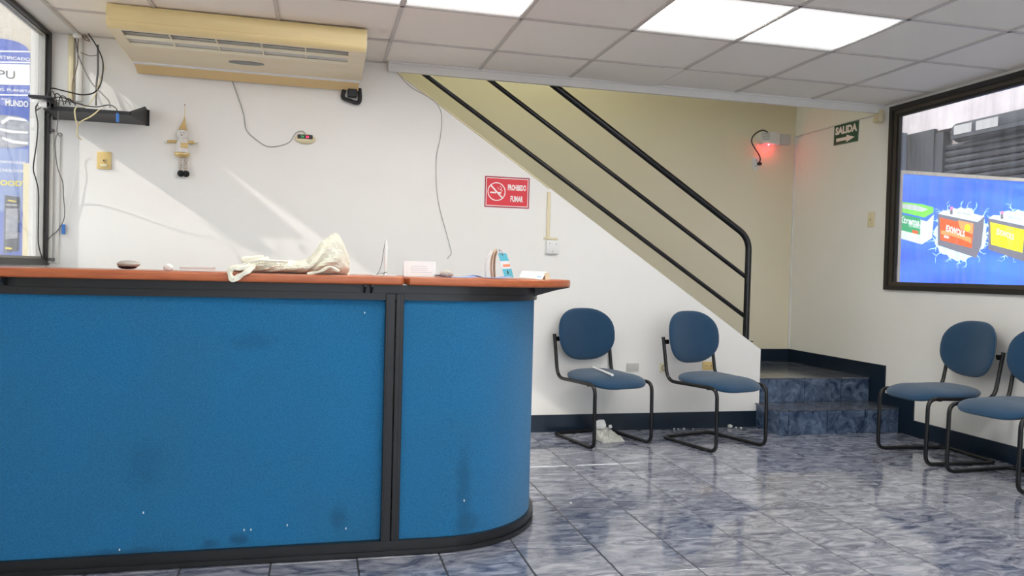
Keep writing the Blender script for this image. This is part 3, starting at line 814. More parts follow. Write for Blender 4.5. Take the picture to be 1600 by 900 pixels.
# ================================================================ COUNTER
CC, CR = Vector((0.50, 3.64)), 0.50
def cpath(off, x0=-2.6, yend=3.78, n=14, xs=None):
    """front outline of the counter at distance `off` in front of the panel face"""
    p = [(x0, 3.155 - off), (-1.1, 3.152 - off), (0.30, 3.14 - off)] if xs is None else [(xs, 3.14 - off)]
    for k in range(n + 1):
        a = (PI / 2) * k / n
        p.append((CC.x + (CR + off) * math.sin(a), CC.y - (CR + off) * math.cos(a)))
    p.append((CC.x + CR + off, yend))
    return p
def band(bm, off_o, off_i, z0, z1, **kw):
    o, i = cpath(off_o, **kw), cpath(off_i, **kw)
    n = len(o)
    V = [[bm.verts.new((*p, z)) for p in q] for q in (o, i) for z in (z0, z1)]
    oo0, oo1, ii0, ii1 = V
    for k in range(n - 1):
        bm.faces.new((oo0[k], oo0[k + 1], oo1[k + 1], oo1[k])); bm.faces.new((ii0[k + 1], ii0[k], ii1[k], ii1[k + 1]))
        bm.faces.new((oo1[k], oo1[k + 1], ii1[k + 1], ii1[k])); bm.faces.new((oo0[k + 1], oo0[k], ii0[k], ii0[k + 1]))
    bm.faces.new((oo0[0], oo1[0], ii1[0], ii0[0])); bm.faces.new((oo1[-1], oo0[-1], ii0[-1], ii1[-1]))
    return bm
ct = empty('reception_counter', 'long blue fabric reception counter with black rails and rounded end', 'counter', (0, 0, 0))
DIVX0, DIVX1 = 0.262, 0.335
mesh_obj('fabric_panel', box(B(), -2.6, DIVX0, 3.152, 3.20, 0.055, 1.03), M_fab, ct)
mesh_obj('curved_panel', band(B(), -0.002, -0.055, 0.055, 1.03, xs=DIVX1), M_fab, ct, smooth=True)
bm = B(); band(bm, 0.018, -0.05, 0.004, 0.022); band(bm, 0.010, -0.05, 0.022, 0.036); band(bm, 0.016, -0.05, 0.036, 0.062)
mesh_obj('base_rail', bm, M_rail, ct, smooth=True)
bm = B(); band(bm, 0.010, -0.05, 1.026, 1.052); band(bm, 0.004, -0.05, 1.052, 1.056); band(bm, 0.012, -0.05, 1.056, 1.086)
mesh_obj('top_rail', bm, M_rail, ct, smooth=True)
bm = B(); box(bm, DIVX0, 0.300, 3.122, 3.20, 0.062, 1.052, 0.003); box(bm, 0.303, DIVX1, 3.122, 3.20, 0.062, 1.052, 0.003)
box(bm, DIVX0 + 0.010, DIVX0 + 0.014, 3.119, 3.125, 0.062, 1.052); box(bm, DIVX1 - 0.014, DIVX1 - 0.010, 3.119, 3.125, 0.062, 1.052)
mesh_obj('divider_post', bm, M_rail, ct)
mesh_obj('back_board', box(B(), -2.6, 0.30, 3.21, 3.23, 0.0, 1.03), M_dblack, ct)
def bracket(x, y, d, L, rot=0.0):
    mt = Matrix.Translation((x, y, 0)) @ Matrix.Rotation(rot, 4, 'Z')
    bm = prism(B(), [(0, 1.0865), (-L, 1.0865), (-L, 1.078), (-0.012, 1.086 - d), (0, 1.086 - d)], -0.004, 0.004, 'yz')
    for v in bm.verts: v.co = mt @ v.co
    mesh_obj('bracket', bm, M_dblack, ct)
bracket(0.178, 3.15, 0.036, 0.08); bracket(0.205, 3.15, 0.036, 0.08); bracket(-1.08, 3.15, 0.03, 0.07)
# the broad bracket below the rounded end
mesh_obj('end_bracket', prism(B(), [(0.79, 1.0865), (1.12, 1.0865), (1.05, 1.072), (0.93, 1.038), (0.86, 1.038)], 3.40, 3.44), M_dblack, ct)
# worktops
def slab(name, outer, label):
    bm = prism(B(), outer, 1.0865, 1.120, 'xy')
    bmesh.ops.recalc_face_normals(bm, faces=bm.faces)
    es = [e for e in bm.edges if abs(e.verts[0].co.z - e.verts[1].co.z) < 1e-5]
    bmesh.ops.bevel(bm, geom=es, offset=0.008, segments=3, affect='EDGES', profile=0.5)
    o = mesh_obj(name, bm, M_wood, None, smooth=True)
    tag(o, label, 'worktop'); return o
y0_ = 3.085
slab('worktop', [(-2.6, y0_ + 0.01), (0.318, y0_), (0.327, y0_ + 0.008), (0.327, 3.78), (-2.6, 3.78)], 'long orange brown wooden worktop along the left of the counter')
cv = [(0.345, 3.78), (0.345, y0_ + 0.010), (0.353, y0_)]
for k in range(1, 13):
    a = (PI / 2) * k / 12
    cv.append((0.52 + 0.655 * math.sin(a) ** 0.9, 3.66 - 0.575 * math.cos(a)))
cv.append((1.175, 3.78))
slab('worktop', cv, 'short orange brown wooden worktop with rounded overhanging end near the chairs')
for x, z in ((0.60, 0.20), (0.125, 0.11), (-0.235, 0.125), (-0.26, 0.125), (-0.62, 0.21), (-0.10, 0.135), (-0.70, 0.075), (0.18, 0.97)):
    mesh_obj('lint_speck', box(B(), x, x + 0.004, 3.1485 - (0.004 if x > 0.4 else 0), 3.153, z, z + 0.007), M_paper, ct)

# ================================================================ CHAIRS
def pad(w, d, t, n=2.6, ring=9, seg=40, shape=None, bend=None):
    """soft upholstered pad: superellipse outline, domed both sides"""
    bm = B(); rows = []
    prof = []
    for k in range(ring + 1):
        u = math.sin(PI / 2 * k / ring)
        prof.append((u, t / 2 * (1 - u ** 3.2) ** (1 / 2.4) if u < 1 else 0))
    def P(u, z, a):
        c, s = math.cos(a), math.sin(a)
        x = w / 2 * abs(c) ** (2 / n) * (1 if c >= 0 else -1) * u
        y = d / 2 * abs(s) ** (2 / n) * (1 if s >= 0 else -1) * u
        if shape: x, y = shape(x, y)
        p = Vector((x, y, z))
        return bend(p) if bend else p
    full = [(u, z) for u, z in prof] + [(u, -z) for u, z in prof[-2::-1]]
    for i, (u, z) in enumerate(full):
        if u < 1e-6: rows.append([bm.verts.new(P(0, z, 0))])
        else: rows.append([bm.verts.new(P(u, z, 2 * PI * k / seg)) for k in range(seg)])
    for a, b_ in zip(rows, rows[1:]):
        for k in range(seg):
            j = (k + 1) % seg
            if len(a) == 1: bm.faces.new((a[0], b_[k], b_[j]))
            elif len(b_) == 1: bm.faces.new((a[k], a[j], b_[0]))
            else: bm.faces.new((a[k], a[j], b_[j], b_[k]))
    return bm
def make_chair(label):
    e = empty('waiting_chair', label, 'chair', group='blue cantilever waiting chairs')
    # seat: rises a little at the rear, rolls down at the front (front = -y)
    def sb(p):
        y = p.y
        dz = 0.012 * math.cos(p.x * 6) - 0.010
        if y < -0.08: dz -= 0.9 * (y + 0.08) ** 2 * 1.4
        dz += 0.010 * max(0, y) / 0.2
        return Vector((p.x, p.y, p.z + dz))
    def ss(x, y): return (x * (1.0 - 0.10 * max(0, y / 0.22) ** 2), y)
    o = mesh_obj('seat', pad(0.475, 0.51, 0.074, 3.2, shape=ss, bend=sb), M_cfab, e, smooth=True)
    o.location = (0, -0.035, 0.440)
    def bsx(x, y):
        if y > 0: return (x * (1 - 0.13 * (y / 0.19) ** 2), y)
        return (x * (1 - 0.10 * (y / 0.19) ** 2), y)
    def bbd(p): return Vector((p.x, p.y, p.z + 0.9 * p.x * p.x - 0.02))
    o = mesh_obj('backrest', pad(0.475, 0.375, 0.056, 2.75, shape=bsx, bend=bbd), M_cfab, e, smooth=True)
    o.location = (0, 0.232, 0.722); o.rotation_euler = (PI / 2 + math.radians(-9), 0, 0)
    # shell of the backrest
    o = mesh_obj('back_shell', pad(0.445, 0.355, 0.022, 2.75, shape=bsx, bend=bbd), M_dblack, e, smooth=True)
    o.location = (0, 0.247, 0.722); o.rotation_euler = (PI / 2 + math.radians(-9), 0, 0)
    R = 0.0125; hw = 0.232
    zt, zf = 0.424, 0.424
    pts = []
    L = [(-hw, 0.272, 0.715), (-hw, 0.215, 0.417), (-hw, -0.255, 0.425), (-hw, -0.262, R), (-hw + 0.008, 0.258, R)]
    Rr = [(-p[0], p[1], p[2]) for p in L]
    path = fillet(L + Rr[::-1], [0, 0.075, 0.065, 0.06, 0.05, 0.05, 0.06, 0.065, 0.075, 0], 7)
    mesh_obj('frame', tube(B(), path, R, 12), M_black, e, smooth=True)
    for s in (-1, 1):
        bm = B(); tube(bm, [(s * hw, 0.2715, 0.713), (s * hw, 0.2725, 0.719)], R + 0.001, 12)
        mesh_obj('end_cap', bm, M_dblack, e)
        bm = B(); box(bm, -0.030, 0.004, -0.010, 0.010, -0.016, 0.016, 0.003)
        o = mesh_obj('back_bracket', bm, M_black, e)
        o.location = (s * (hw - 0.010), 0.262, 0.685); o.rotation_euler = (math.radians(10), 0, 0 if s > 0 else PI)
    for y in (-0.17, 0.13):
        bm = B(); box(bm, -hw, hw, y - 0.012, y + 0.012, 0.407, 0.419)
        mesh_obj('cross_bar', bm, M_black, e)
    return e
def copy_tree(o, parent=None):
    c = o.copy(); COL.objects.link(c); c.parent = parent
    for ch in o.children: copy_tree(ch, c)
    return c
chairs = [((1.928, 5.095), 14, 'blue fabric cantilever chair by the counter end with a white stick on its seat'),
          ((2.675, 4.895), 17, 'blue fabric cantilever chair against the back wall just left of the steps'),
          ((3.985, 4.31), -93.5, 'blue fabric cantilever chair at the right wall, farther one, fully in view'),
          ((3.985, 3.71), -85.5, 'blue fabric cantilever chair at the right wall, nearer one, cut by the picture edge')]
c0 = make_chair(chairs[0][2])
for i, (p, a, l) in enumerate(chairs):
    c = c0 if i == 0 else copy_tree(c0)
    c.location = (p[0], p[1], 0); c.rotation_euler = (0, 0, math.radians(a)); c['label'] = l
# white stick lying on the first chair
a_, b_ = on(927, 574, 2, 0.487), on(957, 586, 2, 0.487)
o = mesh_obj('stick', tube(B(), [a_, b_], 0.0085, 12), M_paper, None, smooth=True)
tag(o, 'short white stick lying on the seat of the chair by the counter', 'stick')

# ================================================================ HANDRAIL
hr = empty('handrail', 'black tubular steel stair handrail with three sloping bars and end post', 'handrail', (3.24, BW + 0.06, 0.66))
HY = 0.0
def hp(x, z): return (x - 3.24, HY, z - 0.66)
path = fillet([hp(1.56, 2.556), hp(3.243, 1.462), hp(3.243, 0.63)], 0.10, 8)
mesh_obj('top_rail', tube(B(), path, 0.0245, 14), M_black, hr, smooth=True)
mesh_obj('middle_bar', tube(B(), [hp(1.10, 2.545), hp(3.238, 1.152)], 0.0165, 12), M_black, hr, smooth=True)
mesh_obj('lower_bar', tube(B(), [hp(0.625, 2.552), hp(3.238, 0.846)], 0.0165, 12), M_black, hr, smooth=True)
mesh_obj('foot_plate', box(B(), -0.05, 0.05, -0.035, 0.035, -0.004, 0.002), M_black, hr)

# ================================================================ AIR CONDITIONER (hung under the ceiling)
AX0, AX1 = -1.135, 0.243
ac = empty('air_conditioner', 'long yellowed air conditioner hung below the ceiling over the counter', 'air conditioner', ((AX0 + AX1) / 2, 5.0, 2.44))
ac.rotation_euler = (0, math.radians(0.25), 0)
hx = (AX1 - AX0) / 2
def ap(y, z): return (y - 5.0, z - 2.44)
body = [ap(*q) for q in [(4.668, 2.546), (4.655, 2.525), (4.654, 2.500), (4.664, 2.478), (4.660, 2.455), (4.666, 2.438), (4.68, 2.428), (4.70, 2.4215)]]
shell = body + [ap(4.70, 2.47), ap(5.39, 2.45), ap(5.39, 2.546)]
mesh_obj('front_shell', prism(B(), shell, -hx, hx, 'yz'), M_acy, ac, smooth=True)
# underside panel with two louvre slots: built around the openings
def under(y): return 2.419 - (y - 4.74) * (2.419 - 2.386) / (5.27 - 4.74)
GY0, GY1 = 4.722, 4.960
up = B()
def slabu(x0, x1, y0, y1, t=0.012):
    prism(up, [ap(y0, under(y0)), ap(y1, under(y1)), ap(y1, under(y1) + t), ap(y0, under(y0) + t)], x0, x1, 'yz')
gx0, gx1 = -hx + 0.055, hx - 0.095
slabu(-hx, hx, 4.70, GY0); slabu(-hx, gx0, GY0, GY1); slabu(gx1, hx, GY0, GY1); slabu(-hx, hx, GY1, 5.272)
mesh_obj('underside_panel', up, M_acp, ac)
mesh_obj('vent_recess', prism(B(), [ap(GY0 - 0.01, 2.445), ap(GY1 + 0.01, 2.412), ap(GY1 + 0.01, 2.455), ap(GY0 - 0.01, 2.465)], gx0 - 0.02, gx1 + 0.02, 'yz'), M_acgrey, ac)
mesh_obj('vent_painted_shade', prism(B(), [ap(GY0 + 0.001, 2.4225), ap(GY0 + 0.022, 2.4215), ap(GY0 + 0.022, 2.44), ap(GY0 + 0.001, 2.44)], gx0, gx1, 'yz'), M_dblack, ac)  # black strip stands in for the shade at the slot's front edge
for k, yy in enumerate((GY0 + 0.085, GY0 + 0.205)):
    mesh_obj('louvre', prism(B(), [ap(yy, under(yy) + 0.006), ap(yy + 0.026, under(yy) - 0.006), ap(yy + 0.030, under(yy) - 0.002), ap(yy + 0.006, under(yy) + 0.010)], gx0, gx1, 'yz'), M_accream, ac)
for k in range(1, 5):
    x = gx0 + (gx1 - gx0) * k / 5 + 0.0
    mesh_obj('vane', prism(B(), [ap(GY0, under(GY0) + 0.002), ap(GY1, under(GY1) + 0.002), ap(GY1, under(GY1) + 0.016), ap(GY0, under(GY0) + 0.016)], x - 0.004, x + 0.004, 'yz'), M_accream, ac)
mesh_obj('front_seam', box(B(), -hx, hx, -0.3405, -0.335, 0.0165, 0.0185), M_acl, ac)
mesh_obj('seam_strip', prism(B(), [ap(5.268, 2.378), ap(5.282, 2.374), ap(5.282, 2.392), ap(5.268, 2.392)], -hx, hx, 'yz'), M_white, ac)
mesh_obj('rear_lip', prism(B(), [ap(5.28, 2.380), ap(5.375, 2.338), ap(5.392, 2.342), ap(5.392, 2.42), ap(5.28, 2.40)], -hx + 0.006, hx - 0.006, 'yz'), M_acl, ac)
mesh_obj('side_cap', prism(B(), shell[:8] + [ap(5.27, 2.388), ap(5.39, 2.40), ap(5.39, 2.545)], -hx - 0.006, -hx, 'yz'), M_acy, ac)
mesh_obj('side_cap', prism(B(), shell[:8] + [ap(5.27, 2.388), ap(5.39, 2.40), ap(5.39, 2.545)], hx, hx + 0.006, 'yz'), M_acp, ac)
# oval badge on the underside
bm = B()
bc = on(385, 100, 1, 5.10)
pts = []
for k in range(28):
    a = 2 * PI * k / 28
    pts.append((bc.x - (AX0 + AX1) / 2 + 0.105 * math.cos(a) * abs(math.cos(a)) ** 0.15, 5.10 - 5.0 + 0.034 * math.sin(a)))
vs = [[bm.verts.new((p[0], p[1], under(p[1] + 5.0) - 2.44 - t)) for p in pts] for t in (0.004, -0.002)]
bm.faces.new(vs[0]); bm.faces.new(vs[1][::-1])
for k in range(28): bm.faces.new((vs[0][k], vs[0][(k + 1) % 28], vs[1][(k + 1) % 28], vs[1][k]))
mesh_obj('badge', bm, mat('badge_grey', (0.22, 0.23, 0.22), 0.35, metal=0.4), ac)
pth = catmull([(hx - 0.10, 0.375, -0.10), (hx - 0.105, 0.370, -0.150), (hx - 0.06, 0.368, -0.168), (hx - 0.01, 0.37, -0.178), (hx + 0.006, 0.375, -0.150), (hx + 0.002, 0.38, -0.08)], 6)
mesh_obj('drain_pipe', tube(B(), pth, 0.014, 8), M_dblack, ac, smooth=True)
mesh_obj('pipe_sleeve', box(B(), hx - 0.075, hx - 0.015, 0.35, 0.39, -0.145, -0.09, 0.006), M_dblack, ac)

# receiver with display, and its cable
p = bw(477, 217)
rc = wall_frame_back('display_receiver', 'small ivory oval display unit with red and green digits on the wall', 'display', p.x, p.z)
bm = B(); ellipsoid(bm, (0, -0.002, 0.008), 0.067, 0.034, 0.016, 24, 12); mesh_obj('case', bm, M_offw, rc, smooth=True)
mesh_obj('screen', box(B(), -0.050, 0.048, -0.004, 0.024, 0.012, 0.0265, 0.004), M_dblack, rc)
E_red = mat('led_red', (0.9, 0.02, 0.06), 0.5, emit=(1, 0.02, 0.08), estr=1.6)
E_grn = mat('led_green', (0.05, 0.4, 0.12), 0.5, emit=(0.06, 0.6, 0.16), estr=0.6)
text('digits', '24', -0.018, 0.010, 0.018, 0.015, 0.0270, E_grn, rc, 0.0)
text('digits', '88', 0.014, 0.010, 0.018, 0.015, 0.0270, E_red, rc, 0.04)
cable('cable', [bw(363, 127, .004), bw(372, 152, .004), bw(381, 180, .005), bw(385, 203, .005), bw(400, 218, .005), bw(419, 229, .006), bw(440, 227, .006), bw(453, 221, .006), bw(462, 208, .008), bw(472, 205, .01), bw(477, 209, .012)], 0.0035, M_clgt,
      'thin grey cable curving from the air conditioner down to the display unit')

# ================================================================ THE HANGING DOLL
p = bw(288, 222)
dl = wall_frame_back('snowman_doll', 'small white and gold snowman doll with pointed hat hanging on the wall', 'doll', p.x, p.z)
S = 5.55 / FPX                                            # metres per pixel at the wall, about
def dq(x, y): return ((x - 288) * S, (222 - y) * S)
mesh_obj('hanger', tube(B(), [(*dq(288, 171), 0.004), (*dq(288.5, 192), 0.012)], 0.0014, 5), M_gold, dl)
mesh_obj('nail', lathe(B(), [(0, 0.010), (0.004, 0.010), (0.004, 0.007), (0.0015, 0.006), (0.0015, -0.004)], 8, Matrix.Translation((*dq(288, 170), 0))), M_cgry, dl)
bm = B(); h0 = Vector((*dq(286.5, 206), 0.02)); h1 = Vector((*dq(288.5, 187), 0.014))
tube(bm, [h0, h0.lerp(h1, .3), h0.lerp(h1, .6), h1], [0.026, 0.018, 0.009, 0.002], 14); mesh_obj('hat', bm, M_gold, dl, smooth=True)
bm = B(); ellipsoid(bm, (*dq(286.5, 212.5), 0.026), 0.036, 0.033, 0.028); mesh_obj('head', bm, M_plush, dl, smooth=True)
for ex in (285, 289):
    bm = B(); ellipsoid(bm, (*dq(ex, 210.5), 0.052), 0.0035, 0.0035, 0.003, 8, 6); mesh_obj('eye', bm, M_shoe, dl)
bm = B(); ellipsoid(bm, (*dq(286.3, 214), 0.055), 0.005, 0.004, 0.005, 8, 6); mesh_obj('nose', bm, mat('nose_brown', (0.2, 0.07, 0.03), 0.6), dl)
bm = B(); tube(bm, [(*dq(286.5, 219), .02), (*dq(286.8, 228), .024), (*dq(286.5, 238), .024)], [0.030, 0.040, 0.042], 16); mesh_obj('body', bm, M_plush, dl, smooth=True)
bm = B(); ellipsoid(bm, (*dq(286.3, 239.5), 0.024), 0.048, 0.026, 0.030); mesh_obj('skirt', bm, M_gold, dl, smooth=True)
mesh_obj('chest_patch', box(B(), *[v for v in (dq(285, 0)[0], dq(295, 0)[0])], *[v for v in (dq(0, 232)[1], dq(0, 225)[1])], 0.050, 0.066, 0.003), M_gold, dl)
for x0, x1, y0, y1 in ((279, 265, 222.5, 223.5), (293, 304, 223, 222)):
    bm = B(); a = Vector((*dq(x0, y0), 0.022)); b_ = Vector((*dq(x1, y1), 0.02)); tube(bm, [a, a.lerp(b_, .5), b_], [0.010, 0.011, 0.008], 10)
    mesh_obj('arm', bm, M_gold, dl, smooth=True)
    bm = B(); ellipsoid(bm, b_, 0.013, 0.010, 0.010, 10, 8); mesh_obj('hand', bm, M_plush, dl, smooth=True)
for x0, x1 in ((284.5, 284), (292, 291)):
    bm = B(); a = Vector((*dq(x0, 243), 0.020)); b_ = Vector((*dq(x1, 264), 0.018)); tube(bm, [a.lerp(b_, k / 12) for k in range(13)], [0.0095 if k % 2 else 0.0055 for k in range(13)], 8)
    mesh_obj('leg', bm, mat('leg_stripe', (0.52, 0.45, 0.38), 0.8), dl)
    bm = B(); ellipsoid(bm, (*dq(x1 + 0.8, 267), 0.022), 0.021, 0.022, 0.022, 12, 8); mesh_obj('shoe', bm, M_shoe, dl, smooth=True)

# ================================================================ NO SMOKING SIGN
p0, p1 = bw(758, 276), bw(826, 326)
ns = wall_frame_back('no_smoking_sign', 'red no smoking sign with white lettering on the back wall', 'sign', (p0.x + p1.x) / 2, (p0.z + p1.z) / 2 + 0.002)
w, h = 0.163, 0.109
plate('board', -w - 0.004, w + 0.004, -h - 0.004, h + 0.004, 0, 0.003, M_pink, ns)
plate('rim', -w, w, -h, h, 0.003, 0.0036, M_dred, ns)
def rring(bm, w, h, t, z0, z1):
    box(bm, -w, w, h - t, h, z0, z1); box(bm, -w, w, -h, -h + t, z0, z1); box(bm, -w, -w + t, -h + t, h - t, z0, z1); box(bm, w - t, w, -h + t, h - t, z0, z1); return bm
plate('field', -w + 0.012, w - 0.012, -h + 0.012, h - 0.012, 0.0036, 0.0042, M_red, ns)
mesh_obj('border_line', rring(B(), w - 0.009, h - 0.009, 0.005, 0.0042, 0.0048), M_pink, ns)
ccx, ccy = -0.077, 0.002
bm = B(); disc(bm, ccx, ccy, 0.059, 0.0655, 0.0042, 0.0049, 40)
box(bm, -0.066, 0.066, -0.0052, 0.0052, 0.0052, 0.0058, 0, Matrix.Translation((ccx, ccy, 0)) @ Matrix.Rotation(math.radians(-45), 4, 'Z'))
mesh_obj('circle_symbol', bm, M_pink, ns)
bm = B(); box(bm, ccx - 0.047, ccx - 0.004, ccy - 0.013, ccy - 0.002, 0.0042, 0.0049); box(bm, ccx + 0.012, ccx + 0.034, ccy - 0.013, ccy - 0.002, 0.0042, 0.0049)
mesh_obj('cigarette_symbol', bm, M_pink, ns)
bm = B()
tube(bm, catmull([(ccx + 0.036, ccy, 0.0042), (ccx + 0.040, ccy + 0.012, 0.0042), (ccx + 0.028, ccy + 0.016, 0.0042), (ccx + 0.014, ccy + 0.022, 0.0042), (ccx + 0.006, ccy + 0.032, 0.0042)], 5), 0.0013, 4)
tube(bm, catmull([(ccx + 0.030, ccy + 0.004, 0.0042), (ccx + 0.032, ccy + 0.022, 0.0042), (ccx + 0.038, ccy + 0.032, 0.0042), (ccx + 0.022, ccy + 0.038, 0.0042)], 5), 0.0013, 4)
mesh_obj('smoke_symbol', bm, M_pink, ns)
text('lettering', 'PROHIBIDO', 0.071, 0.036, 0.134, 0.042, 0.0050, M_pink, ns, 0.04)
text('lettering', 'FUMAR', 0.071, -0.044, 0.092, 0.042, 0.0050, M_pink, ns, 0.04)

# ================================================================ EXIT SIGN
a_, b_ = rw(1303, 211), rw(1342.5, 205.5)
es = empty('exit_sign', 'green exit sign with white arrow on the right wall', 'sign', (RW, (a_.y + b_.y) / 2, (a_.z + b_.z) / 2), (PI / 2, 0, -PI / 2))
es.rotation_euler = (Matrix.Rotation(-PI / 2, 4, 'Z') @ Matrix.Rotation(PI / 2, 4, 'X') @ Matrix.Rotation(math.radians(-1.5), 4, 'Z')).to_euler()
w, h = 0.160, 0.087
plate('board', -w, w, -h, h, 0, 0.003, M_green, es)
mesh_obj('border_line', rring(B(), w - 0.003, h - 0.003, 0.002, 0.003, 0.0036), mat('sign_pale_line', (0.3, 0.42, 0.36), 0.5), es)
text('lettering', 'SALIDA', 0, 0.034, 0.285, 0.068, 0.0038, M_pink, es, 0.055)
mesh_obj('arrow_symbol', prism(B(), [(-0.125, -0.058), (-0.125, -0.030), (0.01, -0.030), (0.01, -0.014), (0.115, -0.044), (0.01, -0.076), (0.01, -0.058)], 0.003, 0.0038, 'xy'), M_pink, es)

# ================================================================ EMERGENCY LIGHT ON THE STAIR WALL
p = on(1206, 219, 1, SW)
em = empty('emergency_lamp', 'white emergency lamp with red indicator in the stairwell corner', 'lamp', (p.x, SW, p.z), (PI / 2, 0, 0))
Sm = 6.75 / FPX
def eq(x, y): return ((x - 1206) * Sm, (219 - y) * Sm)
bm = B(); x0, y0 = eq(1181, 228.5); x1, y1 = eq(1214, 207.5)
box(bm, x0, x1, y0, y1, 0, 0.075, 0.012); mesh_obj('case', bm, M_white, em, smooth=True)
bm = B(); gx_, gy_ = eq(1185.5, 217)
disc(bm, gx_, gy_, 0, 0.056, 0.0, 0.082, 26); mesh_obj('lamp_head', bm, M_white, em)
bm = B()
for k in range(5): box(bm, gx_ - 0.036, gx_ + 0.040, gy_ + 0.028 - k * 0.014, gy_ + 0.033 - k * 0.014, 0.082, 0.0845)
mesh_obj('grille', bm, mat('grille_grey', (0.38, 0.38, 0.36), 0.5), em)
bm = B(); x0, y0 = eq(1215, 227); x1, y1 = eq(1236, 209)
box(bm, x0, x1, y0, y1, 0, 0.06, 0.010); mesh_obj('battery_case', bm, mat('lamp_grey', (0.55, 0.56, 0.55), 0.5), em, smooth=True)
lx_, ly_ = eq(1194, 230)
bm = B(); ellipsoid(bm, (lx_, ly_ + 0.004, 0.055), 0.008, 0.006, 0.008, 10, 8)
mesh_obj('indicator', bm, mat('led_indicator', (1, 0.1, 0.1), 0.4, emit=(1.0, 0.06, 0.07), estr=14), em)
pd = bpy.data.lights.new('indicator_glow', 'POINT'); pd.energy = 0.30; pd.color = (1, 0.02, 0.04); pd.shadow_soft_size = 0.006
po = bpy.data.objects.new('indicator_glow', pd); po.parent = em; po.location = (lx_, ly_ - 0.012, 0.062); COL.objects.link(po)
def sw(x, y, off=0.0): return on(x, y, 1, SW - off)
cable('lamp_cord', [sw(1199.5, 206.5, .08), sw(1192, 203.5, .085), sw(1183, 207, .09), sw(1176, 214, .092), sw(1174.5, 222, .09), sw(1179, 231, .07), sw(1186, 242, .03), sw(1188, 250, .025), sw(1184.5, 256, .03)], 0.0062, M_cblk,
      'black power cord looping from the emergency lamp to the stairwell socket', n=6)
def outlet(name, label, x, y, z, w, h, m, kind='back', holes='us', cat='socket', group=None):
    if kind == 'back': e = wall_frame_back(name, label, cat, x, z, group=group)
    elif kind == 'stair': e = empty(name, label, cat, (x, SW, z), (PI / 2, 0, 0), group)
    else: e = empty(name, label, cat, (RW, y, z), (PI / 2, 0, -PI / 2), group)
    plate('cover_plate', -w / 2, w / 2, -h / 2, h / 2, 0, 0.009, m, e, 0.003)
    if holes == 'two':
        for s in (-1, 1):
            bm = B(); disc(bm, s * w * 0.25, 0, 0, min(w, h) * 0.22, 0.009, 0.011, 16); mesh_obj('socket_face', bm, m, e)
            bm = B()
            for t in (-1, 1): box(bm, s * w * 0.25 + t * 0.008 - 0.002, s * w * 0.25 + t * 0.008 + 0.002, -0.005, 0.005, 0.0105, 0.0116)
            mesh_obj('slot', bm, M_dblack, e)
    elif holes == 'stack':
        for s in (-1, 1):
            bm = B(); disc(bm, 0, s * h * 0.23, 0, w * 0.27, 0.009, 0.011, 16); mesh_obj('socket_face', bm, m, e)
            bm = B()
            for t in (-1, 1): box(bm, t * 0.007 - 0.0015, t * 0.007 + 0.0015, s * h * 0.23 - 0.005, s * h * 0.23 + 0.005, 0.0105, 0.0116)
            mesh_obj('slot', bm, M_dblack, e)
    elif holes == 'round':
        bm = B(); disc(bm, 0, 0, 0.016, 0.021, 0.009, 0.0115, 20); mesh_obj('socket_ring', bm, M_cgry, e)
        bm = B()
        for q in ((-0.007, 0.003), (0.007, 0.003), (0, -0.008)): disc(bm, q[0], q[1], 0, 0.0026, 0.009, 0.011, 8)
        mesh_obj('slot', bm, M_dblack, e)
    elif holes == 'switch':
        plate('toggle', -0.006, 0.006, -0.012, 0.012, 0.009, 0.016, m, e, 0.002)
        bm = B(); disc(bm, 0, 0.0, 0, 0.004, 0.016, 0.017, 10); mesh_obj('dot', bm, M_dblack, e)
    return e
p = sw(1180, 255); outlet('wall_socket', 'white double socket on the stairwell wall below the emergency lamp', p.x, 0, p.z, 0.066, 0.115, M_white, 'stair', 'stack', group='wall sockets')
bm = B(); pg = sw(1184, 256.5); box(bm, pg.x - 0.016, pg.x + 0.016, SW - 0.045, SW - 0.012, pg.z - 0.014, pg.z + 0.014, 0.005)
tag(mesh_obj('power_plug', bm, M_cblk, None, smooth=True), 'black power plug in the stairwell socket', 'plug')
p = bw(988, 574); outlet('blank_plate', 'grey blank cover plate low on the back wall behind the first chair', p.x, 0, p.z, 0.098, 0.062, mat('plate_grey', (0.50, 0.49, 0.46), 0.5), holes='none', cat='cover plate')
p = bw(1036.5, 574.5); outlet('wall_socket', 'ivory plate with one round socket low on the back wall between the chairs', p.x, 0, p.z, 0.062, 0.066, M_offw, holes='round', group='wall sockets')
p = bw(1107, 571.5); outlet('wall_socket', 'yellow ivory double socket low on the back wall behind the second chair', p.x, 0, p.z, 0.105, 0.066, M_ivy, holes='two', group='wall sockets')
p = rw(1362, 343); outlet('light_switch', 'ivory light switch plate on the right wall beside the window', 0, p.y, p.z, 0.078, 0.122, M_offw, 'right', 'switch', cat='switch')
p = bw(163, 251); e = outlet('switch_plate', 'yellowed switch plate on the wall below the black shelf', p.x, 0, p.z, 0.082, 0.108, M_ivy, holes='switch', cat='switch')
plate('rocker', -0.020, 0.020, -0.040, -0.022, 0.009, 0.014, M_offw, e, 0.002)
